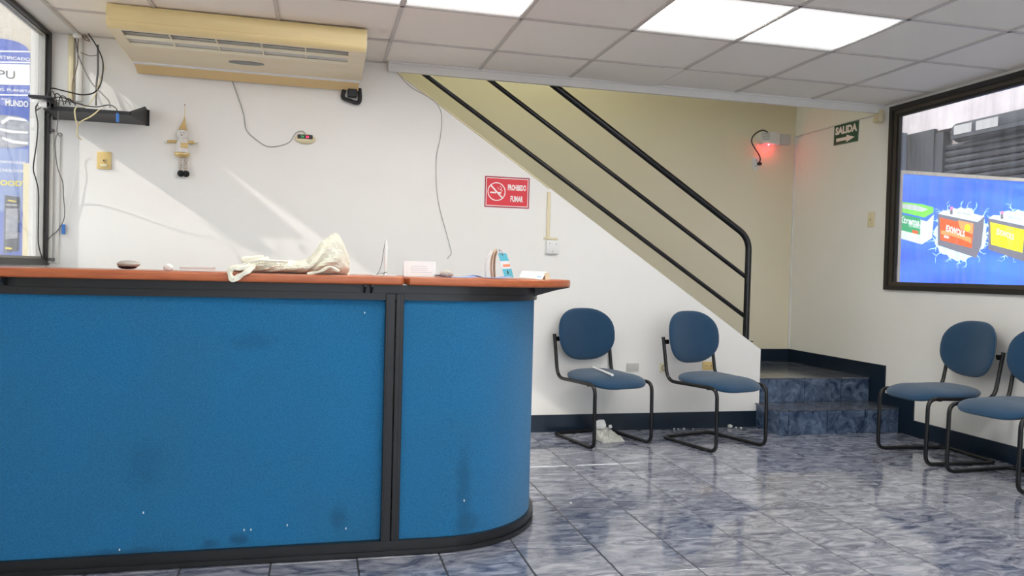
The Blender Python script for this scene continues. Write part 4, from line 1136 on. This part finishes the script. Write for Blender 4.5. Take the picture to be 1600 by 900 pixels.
# white junction box fed by a vertical raceway
p = bw(862, 386)
jb = wall_frame_back('junction_box', 'white square socket box at the foot of a cable duct above the counter end', 'socket', p.x, p.z)
plate('box', -0.045, 0.050, -0.050, 0.045, 0, 0.022, M_white, jb, 0.004)
bm = B()
for q in ((-0.022, 0.025), (0.028, 0.022), (0.002, -0.030)): disc(bm, q[0], q[1], 0, 0.0035, 0.022, 0.0235, 10)
mesh_obj('slot', bm, M_cgry, jb)
d0, d1 = bw(857.5, 300), bw(857, 374)
tag(mesh_obj('cable_duct', box(B(), d0.x - 0.0115, d0.x + 0.0115, BW - 0.014, BW, d1.z, d0.z, 0.002), M_offw), 'short vertical ivory cable duct dropping from the stair slope to the white socket box', 'cable duct', 'ivory cable ducts')
tag(mesh_obj('cable_duct', box(B(), d0.x - 0.03, d0.x + 0.075, BW - 0.008, BW, d1.z - 0.002, d1.z + 0.014, 0.002), M_offw), 'short horizontal ivory duct piece across the top of the white socket box', 'cable duct', 'ivory cable ducts')
# loose thin cable running down the wall
cable('cable', [bw(606, 97, .01), bw(640, 134, .012), bw(664, 148, .012), bw(681, 160, .01), bw(690, 180, .008), bw(688, 215, .008), bw(682, 245, .008), bw(682, 290, .008), bw(687, 325, .01), bw(697, 362, .012), bw(703, 385, .014), bw(705, 396, .012), bw(699, 404, .012)], 0.0028, M_clgt,
      'thin grey cable hanging from the stair slope down the middle of the wall')
# beige sensor under the ceiling by the window
p = rw(1376, 181, .02)
sn = empty('motion_sensor', 'tilted ivory sensor under the ceiling beside the window frame', 'sensor', (RW, p.y, p.z), (PI / 2, 0, -PI / 2))
bm = B(); box(bm, -0.036, 0.034, -0.062, 0.036, 0.012, 0.060, 0.006)
o = mesh_obj('case', bm, M_offw, sn, smooth=True); o.rotation_euler = (math.radians(-10), 0, math.radians(6))
bm = B(); box(bm, -0.014, 0.014, 0.030, 0.058, 0, 0.035, 0.003); mesh_obj('mount', bm, M_ivy, sn, smooth=True)

# ================================================================ BLACK EQUIPMENT SHELF AND CABLES
SHZ = 2.022
sf = empty('equipment_shelf', 'black metal equipment shelf on the wall in the upper left corner', 'shelf', (-1.34, BW, SHZ))
def shp(x, y): return (x + 1.34, y - BW)
tray = [shp(-1.585, BW - 0.002), shp(-1.075, BW - 0.002), shp(-1.105, 5.075), shp(-1.565, 5.075)]
mesh_obj('tray', prism(B(), tray, 0, 0.004, 'xy'), M_dblack, sf)
mesh_obj('front_lip', prism(B(), [shp(-1.565, 5.075), shp(-1.105, 5.075), shp(-1.105, 5.070), shp(-1.565, 5.070)], 0, 0.022, 'xy'), M_dblack, sf)
def gusset(xf, xb):
    bm = B()
    a = [shp(xf, 5.075), shp(xb, BW - 0.004)]
    v = [(a[0][0], a[0][1], 0), (a[1][0], a[1][1], 0), (a[1][0], a[1][1], 0.098), (a[1][0] , a[1][1] - 0.07, 0.105), (a[0][0], a[0][1], 0.024)]
    f = [bm.verts.new(q) for q in v]; g = [bm.verts.new((q[0] + 0.003, q[1], q[2])) for q in v]
    bm.faces.new(f); bm.faces.new(g[::-1])
    for k in range(5): bm.faces.new((f[k], g[k], g[(k + 1) % 5], f[(k + 1) % 5]))
    mesh_obj('side_bracket', bm, M_dblack, sf)
gusset(-1.105, -1.075); gusset(-1.565, -1.585)
mesh_obj('mounting_ear', box(B(), -1.085 + 1.34, -1.060 + 1.34, -0.006, -0.002, -0.004, 0.098), M_dblack, sf)
mesh_obj('mounting_ear', box(B(), -1.612 + 1.34, -1.580 + 1.34, -0.006, -0.002, -0.004, 0.098), M_dblack, sf)
# devices lying on the shelf
rt = empty('router', 'flat white router lying on the black shelf, right end', 'router', (-1.19, 5.2, SHZ + 0.004))
mesh_obj('case', box(B(), -0.085, 0.07, -0.07, 0.07, 0, 0.026, 0.006), M_white, rt, smooth=True)
sw_ = empty('network_switch', 'dark network switch with cables plugged in on the black shelf', 'network switch', (-1.46, 5.2, SHZ + 0.004))
mesh_obj('case', box(B(), -0.085, 0.10, -0.06, 0.07, 0, 0.034, 0.004), M_dblack, sw_, smooth=True)
for k in range(4): mesh_obj('port', box(B(), -0.07 + k * 0.035, -0.05 + k * 0.035, -0.064, -0.060, 0.008, 0.024), M_cgry, sw_)
ps = empty('power_strip', 'white power adapter block at the left end of the black shelf', 'adapter', (-1.545, 5.06, SHZ + 0.012))
mesh_obj('case', box(B(), -0.035, 0.03, -0.03, 0.03, -0.005, 0.03, 0.008), M_white, ps, smooth=True)
tag(mesh_obj('power_bar', box(B(), -1.62, -1.50, 4.99, 5.055, SHZ + 0.052, SHZ + 0.066, 0.003), M_dblack, ), 'flat black bar sticking out past the left end of the shelf', 'power bar')
box_sup = mesh_obj('support', box(B(), -1.535, -1.515, 5.03, 5.09, SHZ + 0.004, SHZ + 0.053), M_dblack, None); tag(box_sup, 'small black riser under the flat bar on the shelf', 'riser')
G = 'cables in the upper left corner'
def c5(name_, pts, r, m, label, n=6):
    # pts: (px, py, distance from back wall)
    return cable(name_, [on(x, y, 1, BW - d) for x, y, d in pts], r, m, label, G, n=n)
c5('cable', [(128, 40, .02), (142, 58, .06), (155, 80, .09), (161, 100, .09), (158, 128, .1), (148, 144, .14), (128, 148, .2), (100, 142, .25), (80, 138, .27), (75, 148, .29), (74, 156, .3)], 0.0042, M_cblk, 'thick black cable looping from ceiling corner to the shelf')
c5('cable', [(112, 42, .02), (118, 62, .04), (122, 85, .05), (130, 105, .06), (142, 128, .1), (158, 145, .2), (170, 158, .28), (172, 168, .33)], 0.0032, M_cgry, 'grey network cable dropping from the corner to the shelf middle')
c5('cable', [(127, 45, .02), (122, 65, .04), (121, 100, .04), (113, 130, .05), (114, 160, .12)], 0.0030, M_cbrn, 'brown cable falling straight down left of the loops')
c5('cable', [(153, 70, .03), (153, 110, .03), (151, 128, .04), (150, 150, .06), (150, 164, .1)], 0.0060, M_cgry, 'thick grey cable hanging straight beside the black loop')
c5('cable', [(126, 82, .02), (140, 87, .03), (152, 86, .03)], 0.0022, M_cbrn, 'short thin brown wire joining the hanging cables')
c5('cable', [(164, 105, .05), (156, 125, .06), (150, 145, .1), (140, 162, .2), (128, 168, .25)], 0.0028, M_cyel, 'pale yellow cable beside the black loop reaching the shelf')
for k, (xa, w_) in enumerate(((76, 10), (84, 12), (92, 14), (102, 12))):
    c5('patch_cable', [(xa, 162, .28), (xa + 2, 146 + 3 * k, .3), (xa + w_ * 0.5, 142 + 4 * k, .31), (xa + w_, 150 + 3 * k, .31), (xa + w_ + 4, 164, .28)], 0.0030, M_cblk, 'short black patch cable arching over the shelf, number %s from the window' % ('one', 'two', 'three', 'four')[k])
c5('cable', [(67, 166, .3), (57, 165, .33), (56, 175, .34), (59, 195, .36), (57, 225, .36), (52, 262, .34), (56, 280, .30), (60, 300, .26), (60, 340, .2), (60, 380, .15), (66, 404, .1)], 0.0036, M_cblk, 'black cable hanging down in front of the left window frame')
c5('cable', [(90, 160, .3), (91, 180, .33), (89, 205, .3), (94, 213, .28), (97, 210, .27), (92, 208, .27), (87, 216, .26), (86, 232, .22), (90, 262, .12), (98, 285, .06), (99, 305, .03), (101, 330, .02), (99, 345, .02), (90, 360, .02), (77, 372, .02), (66, 390, .02)], 0.0030, M_cgry, 'long grey cable falling from the shelf and curling back to the window corner')
c5('cable', [(64, 168, .3), (56, 172, .32), (60, 160, .31), (74, 157, .31), (100, 158, .31), (130, 163, .3)], 0.0036, M_cgry, 'grey cable lying along the left top of the shelf')
c5('cable', [(70, 157, .31), (95, 152, .31), (125, 163, .31), (150, 167, .30), (170, 164, .28), (181, 169, .30), (184, 177, .34)], 0.0030, M_cblk, 'black cable lying across the shelf to a blue connector')
pq = on(184, 184, 1, 5.05)
tag(mesh_obj('cable_connector', box(B(), pq.x - 0.008, pq.x + 0.008, 5.042, 5.058, pq.z - 0.026, pq.z + 0.026, 0.003), M_blue), 'blue cable connector hanging over the front of the black shelf', 'connector')
c5('cable', [(156, 171, .33), (142, 182, .35), (128, 189, .35), (121, 196, .33)], 0.0036, M_cyel, 'pale yellow cable slanting across the shelf underside')
c5('cable', [(122, 166, .3), (117, 172, .34), (118, 185, .35), (121, 196, .34), (121, 212, .28), (127, 218, .2)], 0.0040, M_cyel, 'pale yellow cable looping over the shelf front and down')
c5('cable', [(123, 215, .2), (122, 232, .03), (118, 270, .02), (110, 310, .02), (104, 335, .02)], 0.0018, M_cwht, 'thin white string hanging below the shelf down the wall')
pq = on(99, 358, 1, BW - 0.02)
tag(mesh_obj('cable_connector', box(B(), pq.x - 0.009, pq.x + 0.009, BW - 0.026, BW - 0.008, pq.z - 0.03, pq.z + 0.03, 0.003), M_blue), 'blue cable connector at the end of the grey cable low beside the ducts', 'connector')
# tangle of brown cable ties at the ceiling
bm = B()
def T(pts, r): tube(bm, catmull([on(x, y, 1, BW - d) for x, y, d in pts], 5), r, 6)
T([(113, 43, .03), (120, 44, .05), (130, 42, .06), (140, 37, .06), (148, 37, .05), (152, 42, .04), (158, 50, .04), (165, 54, .04)], 0.0065)
T([(148, 36, .04), (150, 46, .05), (146, 51, .05)], 0.005)
T([(150, 38, .03), (156, 46, .04), (150, 44, .05), (154, 36, .05)], 0.005)
T([(128, 42, .03), (134, 56, .03), (140, 64, .03), (133, 62, .03), (128, 54, .03)], 0.003)
T([(126, 40, .03), (140, 46, .03), (168, 50, .02)], 0.0035)
tag(mesh_obj('cable_bundle', bm, M_cbrn, None, smooth=True), 'tangled brown cable bundle coming out of the ceiling beside the air conditioner', 'cable')
tag(mesh_obj('ceiling_socket', lathe(B(), [(0, -0.004), (0.022, -0.004), (0.026, -0.016), (0.018, -0.03), (0, -0.03)], 16, Matrix.Translation((on(121, 42, 1, BW - 0.05).x, BW - 0.05, CZ))), M_white, None, smooth=True), 'small white round fitting in the ceiling corner by the cables', 'fitting')
# vertical raceways in the corner
def duct(px, w_, z0, z1, label, d=0.02, m=M_cwht):
    x = bw(px, 300).x
    tag(mesh_obj('cable_duct', box(B(), x - w_ / 2, x + w_ / 2, BW - d, BW, z0, z1, 0.003), m, None, smooth=True), label, 'cable duct', 'ivory cable ducts')
duct(79, 0.034, 1.13, 2.53 - 0.60, 'white vertical duct nearest the left window below the shelf')
duct(91, 0.022, 1.13, 2.535 - 0.60, 'second narrow white duct from the left window below the shelf', 0.014)
xa = bw(113, 100).x
tag(mesh_obj('cable_duct', box(B(), xa - 0.020, xa + 0.012, BW - 0.020, BW, 2.14, 2.545, 0.003), M_offw, None, smooth=True), 'ivory vertical duct above the shelf under the cable tangle, left of two', 'cable duct', 'ivory cable ducts')
xa = bw(124, 100).x
tag(mesh_obj('cable_duct', box(B(), xa - 0.016, xa + 0.020, BW - 0.014, BW, 2.14, 2.545, 0.003), M_cwht, None, smooth=True), 'white vertical duct above the shelf under the cable tangle, right of two', 'cable duct', 'ivory cable ducts')
bm = B()
for py in (204, 405):
    q = bw(80, py); box(bm, q.x - 0.02, q.x + 0.02, BW - 0.026, BW, q.z - 0.008, q.z + 0.008, 0.002)
tag(mesh_obj('duct_clip', bm, M_cgry), 'dark clips holding the white ducts beside the left window', 'clip')

# ================================================================ THINGS ON THE COUNTER (top at z = 1.12)
CT = 1.1205
def cf(px, Y): return on(px, 430, 1, Y).x
# black and grey mouse-like scanner
m1 = empty('computer_mouse', 'grey and black rounded mouse on the worktop below the wall switch', 'mouse', (cf(199, 3.3), 3.3, CT))
bm = B(); ellipsoid(bm, (0, 0, 0.012), 0.032, 0.045, 0.010, 20, 10, Matrix.Rotation(0.6, 3, 'Z')); mesh_obj('base', bm, M_dblack, m1, smooth=True)
bm = B(); ellipsoid(bm, (0.003, 0, 0.022), 0.040, 0.052, 0.015, 20, 10, Matrix.Rotation(0.6, 3, 'Z')); mesh_obj('shell', bm, mat('warm_grey', (0.50, 0.47, 0.42), 0.5), m1, smooth=True)
def crumple(name, c, sx, sy, sz, seed, m, label, cat, sub=3, amp=0.35, flat=True):
    rnd = random.Random(seed); bm = B()
    bmesh.ops.create_icosphere(bm, subdivisions=sub, radius=1)
    dirs = [(Vector((rnd.gauss(0, 1), rnd.gauss(0, 1), rnd.gauss(0, 1))).normalized(), rnd.uniform(2, 9), rnd.uniform(0, 6)) for _ in range(12)]
    for v in bm.verts:
        n = v.co.normalized(); a = 0
        for d, f, p_ in dirs: a += abs(math.sin(n.dot(d) * f + p_)) / len(dirs)
        q = n * (1 + amp * (a - 0.6) * 2)
        v.co = Vector((q.x * sx, q.y * sy, max(q.z, -0.75) * sz))
    mn = min(v.co.z for v in bm.verts)
    for v in bm.verts: v.co.z -= mn
    o = mesh_obj(name, bm, m, None); o.location = c
    tag(o, label, cat); return o
crumple('crumpled_paper', (cf(263, 3.3), 3.3, CT), 0.018, 0.018, 0.016, 4, M_paper, 'small crumpled white paper on the worktop beside the flat white box', 'paper', 2)
wbx = empty('white_box', 'small flat white box on the worktop left of the plastic bag', 'box', (cf(309, 3.3), 3.3, CT))
mesh_obj('tray', box(B(), -0.060, 0.060, -0.035, 0.035, 0, 0.012, 0.002), M_paper, wbx); mesh_obj('lid', box(B(), -0.062, 0.062, -0.037, 0.037, 0.012, 0.020, 0.002), M_white, wbx)

# plastic bag: long flattened body, swollen right end, handles hanging over the front edge
def sculpt_bag():
    """surface of revolution-like loft along x with crumpled cross sections"""
    Y = 3.22
    def P(px): return on(px, 430, 1, Y).x
    st = [(366, .014, .030), (378, .026, .050), (392, .040, .070), (408, .046, .085), (425, .050, .090), (445, .048, .095), (463, .048, .100), (480, .058, .105), (492, .085, .105), (502, .122, .100), (512, .142, .095), (524, .150, .085), (534, .128, .070), (541, .085, .045), (544, .050, .020)]
    bm = B(); rings = []; rnd = random.Random(11)
    dirs = [(rnd.uniform(15, 70), rnd.uniform(1, 6), rnd.uniform(0, 6)) for _ in range(9)]
    pts = []
    for a, b_ in zip(st, st[1:]):
        for k in range(4):
            t = k / 4; pts.append(tuple(a[i] * (1 - t) + b_[i] * t for i in range(3)))
    pts.append(st[-1])
    N = 40
    for px, h, hw_ in pts:
        x = P(px); r = []
        for k in range(N):
            a = 2 * PI * k / N
            cy_, cz_ = math.cos(a), math.sin(a)
            q = sum(abs(math.sin(x * f + a * g + ph)) for f, g, ph in dirs) / len(dirs)
            s = 1 + 0.32 * (q - 0.62) * 1.6
            y = Y + hw_ * cy_ * s
            z = CT + 0.0005 + h * 0.5 * (1 + cz_) * (s if cz_ > -0.2 else 1)
            r.append(bm.verts.new((x + 0.006 * math.sin(a * 3 + x * 40), y, max(z, CT + 0.0006))))
        rings.append(r)
    for a, b_ in zip(rings, rings[1:]):
        for k in range(N): bm.faces.new((a[k], a[(k + 1) % N], b_[(k + 1) % N], b_[k]))
    bm.faces.new(rings[0][::-1]); bm.faces.new(rings[-1])
    return bm
bag = empty('plastic_bag', 'crumpled yellowish white plastic bag lying on the counter', 'bag', (0, 0, 0))
mesh_obj('sack', sculpt_bag(), M_bag, bag, smooth=False)
def ribbon(name, pts, w_, m, par, th=0.0016, axis=Vector((0, 0, 1))):
    bm = B(); P = catmull(pts, 6); n = len(P); rows = []
    for i, p in enumerate(P):
        t = (P[min(i + 1, n - 1)] - P[max(i - 1, 0)]).normalized()
        s = t.cross(Vector((0, -1, 0.25))).normalized(); nn = s.cross(t).normalized()
        ww = w_ * (0.9 + 0.15 * math.sin(i * 0.9))
        rows.append([bm.verts.new(p + s * ww / 2 + nn * th / 2), bm.verts.new(p + nn * (0.004 + th / 2)), bm.verts.new(p - s * ww / 2 + nn * th / 2), bm.verts.new(p - s * ww / 2 - nn * th / 2), bm.verts.new(p + s * ww / 2 - nn * th / 2)])
    for a, b_ in zip(rows, rows[1:]):
        for k in range(5): bm.faces.new((a[k], a[(k + 1) % 5], b_[(k + 1) % 5], b_[k]))
    bm.faces.new(rows[0][::-1]); bm.faces.new(rows[-1])
    return mesh_obj(name, bm, m, par, smooth=True)
YF = 3.072
ribbon('handle', [on(398, 413, 1, 3.12), on(380, 418, 1, 3.085), on(364, 418, 1, YF), on(359, 426, 1, YF), on(364, 437, 1, YF - .004), on(372, 433, 1, YF), on(386, 424, 1, YF), on(396, 417, 1, 3.10)], 0.022, M_bag, bag)
ribbon('handle', [on(412, 402, 1, 3.18), on(392, 403, 1, 3.16), on(379, 405, 1, 3.14), on(384, 409, 1, 3.13), on(400, 407, 1, 3.13), on(420, 404, 1, 3.16)], 0.018, M_bag, bag)
ribbon('fold', [on(362, 421, 1, 3.09), on(385, 412, 1, 3.11), on(405, 407, 1, 3.11), on(425, 408, 1, 3.12), on(450, 409, 1, 3.13)], 0.012, M_bag, bag)
ribbon('fold', [on(480, 428, 1, 3.10), on(500, 424, 1, 3.10), on(515, 417, 1, 3.11), on(530, 424, 1, 3.12)], 0.012, M_bag, bag)

# pen on a stand with cord
pn = empty('counter_pen', 'white pen standing upright in its small base with a coiled cord', 'pen', (cf(602, 3.25), 3.25, CT))
mesh_obj('base', box(B(), -0.055, 0.045, -0.03, 0.03, 0, 0.005, 0.002), M_white, pn)
bm = B(); lathe(bm, [(0, 0.004), (0.010, 0.006), (0.006, 0.016), (0.0, 0.02)], 14); mesh_obj('socket', bm, M_chrome, pn, smooth=True)
bm = B(); tube(bm, [(0, 0, 0.014), (0, 0, 0.035), (0, 0, 0.060), (0, 0, 0.064), (-0.001, 0, 0.135), (-0.001, 0, 0.147)], [0.003, 0.006, 0.0068, 0.0062, 0.006, 0.003], 12); mesh_obj('barrel', bm, M_white, pn, smooth=True)
mesh_obj('clip', box(B(), -0.0012 + 0.003, 0.0012 + 0.003, -0.0085, -0.0065, 0.085, 0.140), M_chrome, pn)
bm = B(); tube(bm, catmull([(-0.003, -0.003, 0.143), (-0.010, -0.004, 0.10), (-0.016, -0.006, 0.05), (-0.028, -0.01, 0.015), (-0.036, -0.012, 0.006), (-0.01, -0.004, 0.012)], 6), 0.0013, 6); mesh_obj('cord', bm, M_cgry, pn, smooth=True)
# white notice card
nc = empty('notice_card', 'white folded notice card with faint lines of text standing on the counter', 'card', (cf(656, 3.3), 3.3, CT), (math.radians(90 - 10), 0, math.radians(3)))
plate('front_leaf', -0.069, 0.069, 0, 0.066, 0, 0.0012, M_paper, nc)
bkl = plate('back_leaf', -0.069, 0.069, 0, 0.066, -0.0012, 0.0, M_paper, nc); bkl.location = (0, 0, -0.0235); bkl.rotation_euler = (math.radians(20), 0, 0)
F_ink = mat('faint_ink', (0.60, 0.61, 0.68), 0.7)
for k, (a, b_) in enumerate(((-0.038, 0.030), (-0.038, 0.034), (-0.038, 0.034), (-0.038, 0.052))):
    plate('text_line', a, b_, 0.043 - k * 0.0085, 0.0455 - k * 0.0085, 0.0012, 0.0015, F_ink, nc)
crumple('putty_lump', (cf(698, 3.42), 3.42, CT + 0.002), 0.030, 0.026, 0.016, 9, mat('putty', (0.52, 0.47, 0.40), 0.7, var=0.3), 'small grey beige lump behind the blue leaflets on the counter', 'lump', 3, 0.2)
# blue leaflets
M_lf = mat('leaflet_blue', (0.28, 0.38, 0.75), 0.4, var=0.5, scale=14, tone=(0.5, 0.62, 0.85))
def leaflet(cx_, cy_, w_, d_, rz, label, lift=0.0):
    e = empty('leaflet', label, 'leaflet', (cx_, cy_, CT + lift), (0, 0, rz), 'blue leaflets on the counter')
    bm = B(); N = 10
    vs = [[bm.verts.new((w_ * (i / N - 0.5), d_ * (j - 0.5), 0.0006 + 0.009 * (abs(i / N - 0.5) * 2) ** 3 + t)) for i in range(N + 1)] for j in range(2) for t in (0, 0.0012)]
    a0, a1, b0, b1_ = vs
    for i in range(N):
        bm.faces.new((a1[i], a1[i + 1], b1_[i + 1], b1_[i])); bm.faces.new((a0[i + 1], a0[i], b0[i], b0[i + 1]))
        bm.faces.new((a0[i], a0[i + 1], a1[i + 1], a1[i])); bm.faces.new((b0[i + 1], b0[i], b1_[i], b1_[i + 1]))
    bm.faces.new((a0[0], a1[0], b1_[0], b0[0])); bm.faces.new((a1[-1], a0[-1], b0[-1], b1_[-1]))
    mesh_obj('sheet', bm, M_lf, e); return e
leaflet(cf(712, 3.28), 3.28, 0.17, 0.20, 0.05, 'blue leaflet lying flat nearest the notice card')
leaflet(cf(768, 3.26), 3.26, 0.15, 0.20, -0.06, 'blue leaflet lying flat under the turquoise tag', 0.0015)
# turquoise hang tag leaning on a bent beige strip
M_turq = mat('tag_turquoise', (0.10, 0.50, 0.60), 0.4)
M_beige = mat('strip_beige', (0.70, 0.50, 0.34), 0.5, var=0.3)
tg = empty('hang_tag', 'turquoise and white hang tag leaning over a bent beige strip on the counter', 'tag', (cf(787, 3.30), 3.30, CT))
Sg = 3.4 / FPX
def tq(x, y): return ((x - 787) * Sg, (431 - y) * Sg)
def tpoly(name, pts, y0, y1, m):
    bm = prism(B(), [tq(*p) for p in pts], y0, y1, 'xz'); return mesh_obj(name, bm, m, tg)
tpoly('card', [(775, 386), (779, 385), (790, 391), (803, 429), (789, 429.5)], -0.001, 0.001, M_paper)
tpoly('turquoise_band', [(777, 392), (790, 391), (795, 403), (781, 404)], -0.0018, -0.001, M_turq)
tpoly('turquoise_band', [(784, 416), (799, 415), (803, 429), (789, 429.5)], -0.0018, -0.001, M_turq)
tpoly('orange_print', [(785, 409), (796, 408), (797, 412), (786, 413)], -0.0018, -0.001, mat('tag_orange', (0.85, 0.28, 0.12), 0.5))
tpoly('black_mark', [(792, 418), (793.5, 418), (795, 423), (793, 424)], -0.0026, -0.0018, M_dblack)
bm = B(); tube(bm, catmull([(*tq(778, 386), 0), (*tq(783, 389), 0), (*tq(785, 395), 0), (*tq(780, 391), 0), (*tq(778, 386), 0)], 5), 0.0012, 5)
for v in bm.verts: v.co = Vector((v.co.x, -0.003 + v.co.z, v.co.y))
mesh_obj('ring', bm, M_cgry, tg)
sp_ = empty('bent_strip', 'bent translucent beige strip standing behind the turquoise tag', 'strip', (cf(770, 3.34), 3.34, CT))
def strip(pts, w_, m, nm):
    bm = B(); P = catmull([((x - 770) * Sg, 0, (431 - y) * Sg) for x, y in pts], 6); rows = []
    for i, p in enumerate(P):
        t = (P[min(i + 1, len(P) - 1)] - P[max(i - 1, 0)]).normalized(); n_ = Vector((t.z, 0, -t.x)) * 0.0012
        rows.append([bm.verts.new(p + n_ + Vector((0, -w_, 0))), bm.verts.new(p + n_ + Vector((0, w_, 0))), bm.verts.new(p - n_ + Vector((0, w_, 0))), bm.verts.new(p - n_ + Vector((0, -w_, 0)))])
    for a, b_ in zip(rows, rows[1:]):
        for k in range(4): bm.faces.new((a[k], a[(k + 1) % 4], b_[(k + 1) % 4], b_[k]))
    bm.faces.new(rows[0][::-1]); bm.faces.new(rows[-1]); mesh_obj(nm, bm, m, sp_)
strip([(769, 430.5), (767, 412), (769, 396), (774, 385)], 0.022, M_beige, 'outer_leaf')
strip([(773, 430.5), (772, 412), (773, 396), (777, 386)], 0.020, M_beige, 'inner_leaf')
strip([(759, 430.5), (758, 412), (761, 398), (768, 388)], 0.018, M_cwht, 'pale_leaf')
# tilted white card at the far end, on a clear stand
wc = empty('display_card', 'white card with blue and orange print leaning at the rounded counter end', 'card', (cf(833, 3.32), 3.32, CT))
bm = B()
q = [(808, 430), (841, 433.5), (858, 421.5), (820, 421)]
v = [Vector(((x - 833) * Sg, dy, (433.5 - y) * Sg)) for (x, y), dy in zip(q, (-0.03, -0.06, 0.03, 0.05))]
f = [bm.verts.new(p + Vector((0, 0, 0.001))) for p in v]; g = [bm.verts.new(p + Vector((0, 0, 0.0))) for p in v]
bm.faces.new(f); bm.faces.new(g[::-1])
for k in range(4): bm.faces.new((f[k], g[k], g[(k + 1) % 4], f[(k + 1) % 4]))
mesh_obj('card', bm, M_paper, wc)
def cardpatch(name, u0, u1, w0, w1, m):
    bm = B(); L_ = lambda u, w_: (v[0] * (1 - u) + v[1] * u) * (1 - w_) + (v[3] * (1 - u) + v[2] * u) * w_ + Vector((0, -0.0004, 0.0016))
    bm.faces.new([bm.verts.new(L_(*p)) for p in ((u0, w0), (u1, w0), (u1, w1), (u0, w1))]); mesh_obj(name, bm, m, wc, recalc=False)
cardpatch('blue_print', 0.72, 0.93, 0.15, 0.40, M_lf); cardpatch('orange_print', 0.52, 0.68, 0.62, 0.78, mat('tag_orange', (0.85, 0.28, 0.12), 0.5)); cardpatch('text_print', 0.25, 0.45, 0.62, 0.72, F_ink)
mesh_obj('stand', box(B(), (852 - 833) * Sg, (859 - 833) * Sg, -0.01, 0.03, 0, 0.030), M_offw, wc)

# ================================================================ LITTER ON THE FLOOR
def floor_bag():
    bm = B(); rnd = random.Random(5); N = 14
    A, Bq = (932, 668), (972, 690)
    vs = []
    for j in range(N + 1):
        row = []
        for i in range(N + 1):
            u, w_ = i / N, j / N
            x = 0.15 * (u - 0.5) * (1 + 0.15 * (1 - w_)); y = -0.06 + 0.13 * w_
            z = 0.004 + 0.075 * w_ ** 1.2 * (0.6 + 0.4 * math.sin(3 * u + 0.6)) + rnd.uniform(0, 0.012) + 0.008 * math.sin(u * 17 + w_ * 9)
            row.append(bm.verts.new((x + rnd.uniform(-.004, .004), y + rnd.uniform(-.004, .004), max(0.002, z))))
        vs.append(row)
    for j in range(N):
        for i in range(N): bm.faces.new((vs[j][i], vs[j][i + 1], vs[j + 1][i + 1], vs[j + 1][i]))
    # closed underside
    bd = [e for e in bm.edges if e.is_boundary]
    r = bmesh.ops.extrude_edge_only(bm, edges=bd)
    for v in r['geom']:
        if isinstance(v, bmesh.types.BMVert): v.co.z = 0.001
    bmesh.ops.holes_fill(bm, edges=[e for e in bm.edges if e.is_boundary])
    return bm
p = on(951, 683, 2, 0.02)
lb_ = empty('litter_bag', 'crumpled grey white plastic wrapper on the floor under the first chair', 'wrapper', (p.x, p.y - 0.02, 0), (0, 0, 0.15))
mesh_obj('film', floor_bag(), M_litter, lb_)
pt = on(935, 664, 2, 0.10)
crumple('tissue', (p.x - 0.055, p.y + 0.03, 0.075), 0.040, 0.030, 0.035, 8, M_paper, 'crumpled white tissue on top of the wrapper under the first chair', 'tissue', 3, 0.5)
crumple('paper_ball', (p.x + 0.018, p.y + 0.02, 0.078), 0.013, 0.012, 0.014, 12, M_paper, 'tiny white paper ball on top of the wrapper under the first chair', 'paper', 2, 0.3)
def scraps(pts, name, label):
    e = empty(name, label, 'litter', (pts[0][0], pts[0][1], 0))
    rnd = random.Random(3)
    for k, (x, y, r) in enumerate(pts):
        bm = B(); bmesh.ops.create_icosphere(bm, subdivisions=1, radius=r)
        for v in bm.verts: v.co = Vector((v.co.x * rnd.uniform(.7, 1.4), v.co.y * rnd.uniform(.7, 1.3), v.co.z * 0.7 * rnd.uniform(.7, 1.2)))
        mn = min(v.co.z for v in bm.verts)
        for v in bm.verts: v.co.z -= mn
        o = mesh_obj('scrap', bm, M_litter, e); o.location = (x - pts[0][0], y - pts[0][1], 0)
def fp(px, py, r): q = on(px, py, 2, 0.005); return (q.x, min(q.y, BW - 0.03), r)
scraps([fp(1051, 669, .008), fp(1067, 669, .010), fp(1060, 670, .006), fp(1083, 670, .006)], 'paper_scraps', 'small pale scraps along the baseboard behind the second chair')
scraps([fp(1138, 667, .022), fp(1150, 668, .010), fp(1158, 669, .009)], 'plastic_scraps', 'clear and white scraps by the baseboard near the steps')
p = on(892, 787, 2, 0); tag(mesh_obj('crumb', ellipsoid(B(), (p.x, p.y, 0.004), 0.006, 0.005, 0.004, 8, 6), M_paper), 'tiny white crumb on the floor tiles in front of the counter end', 'crumb')
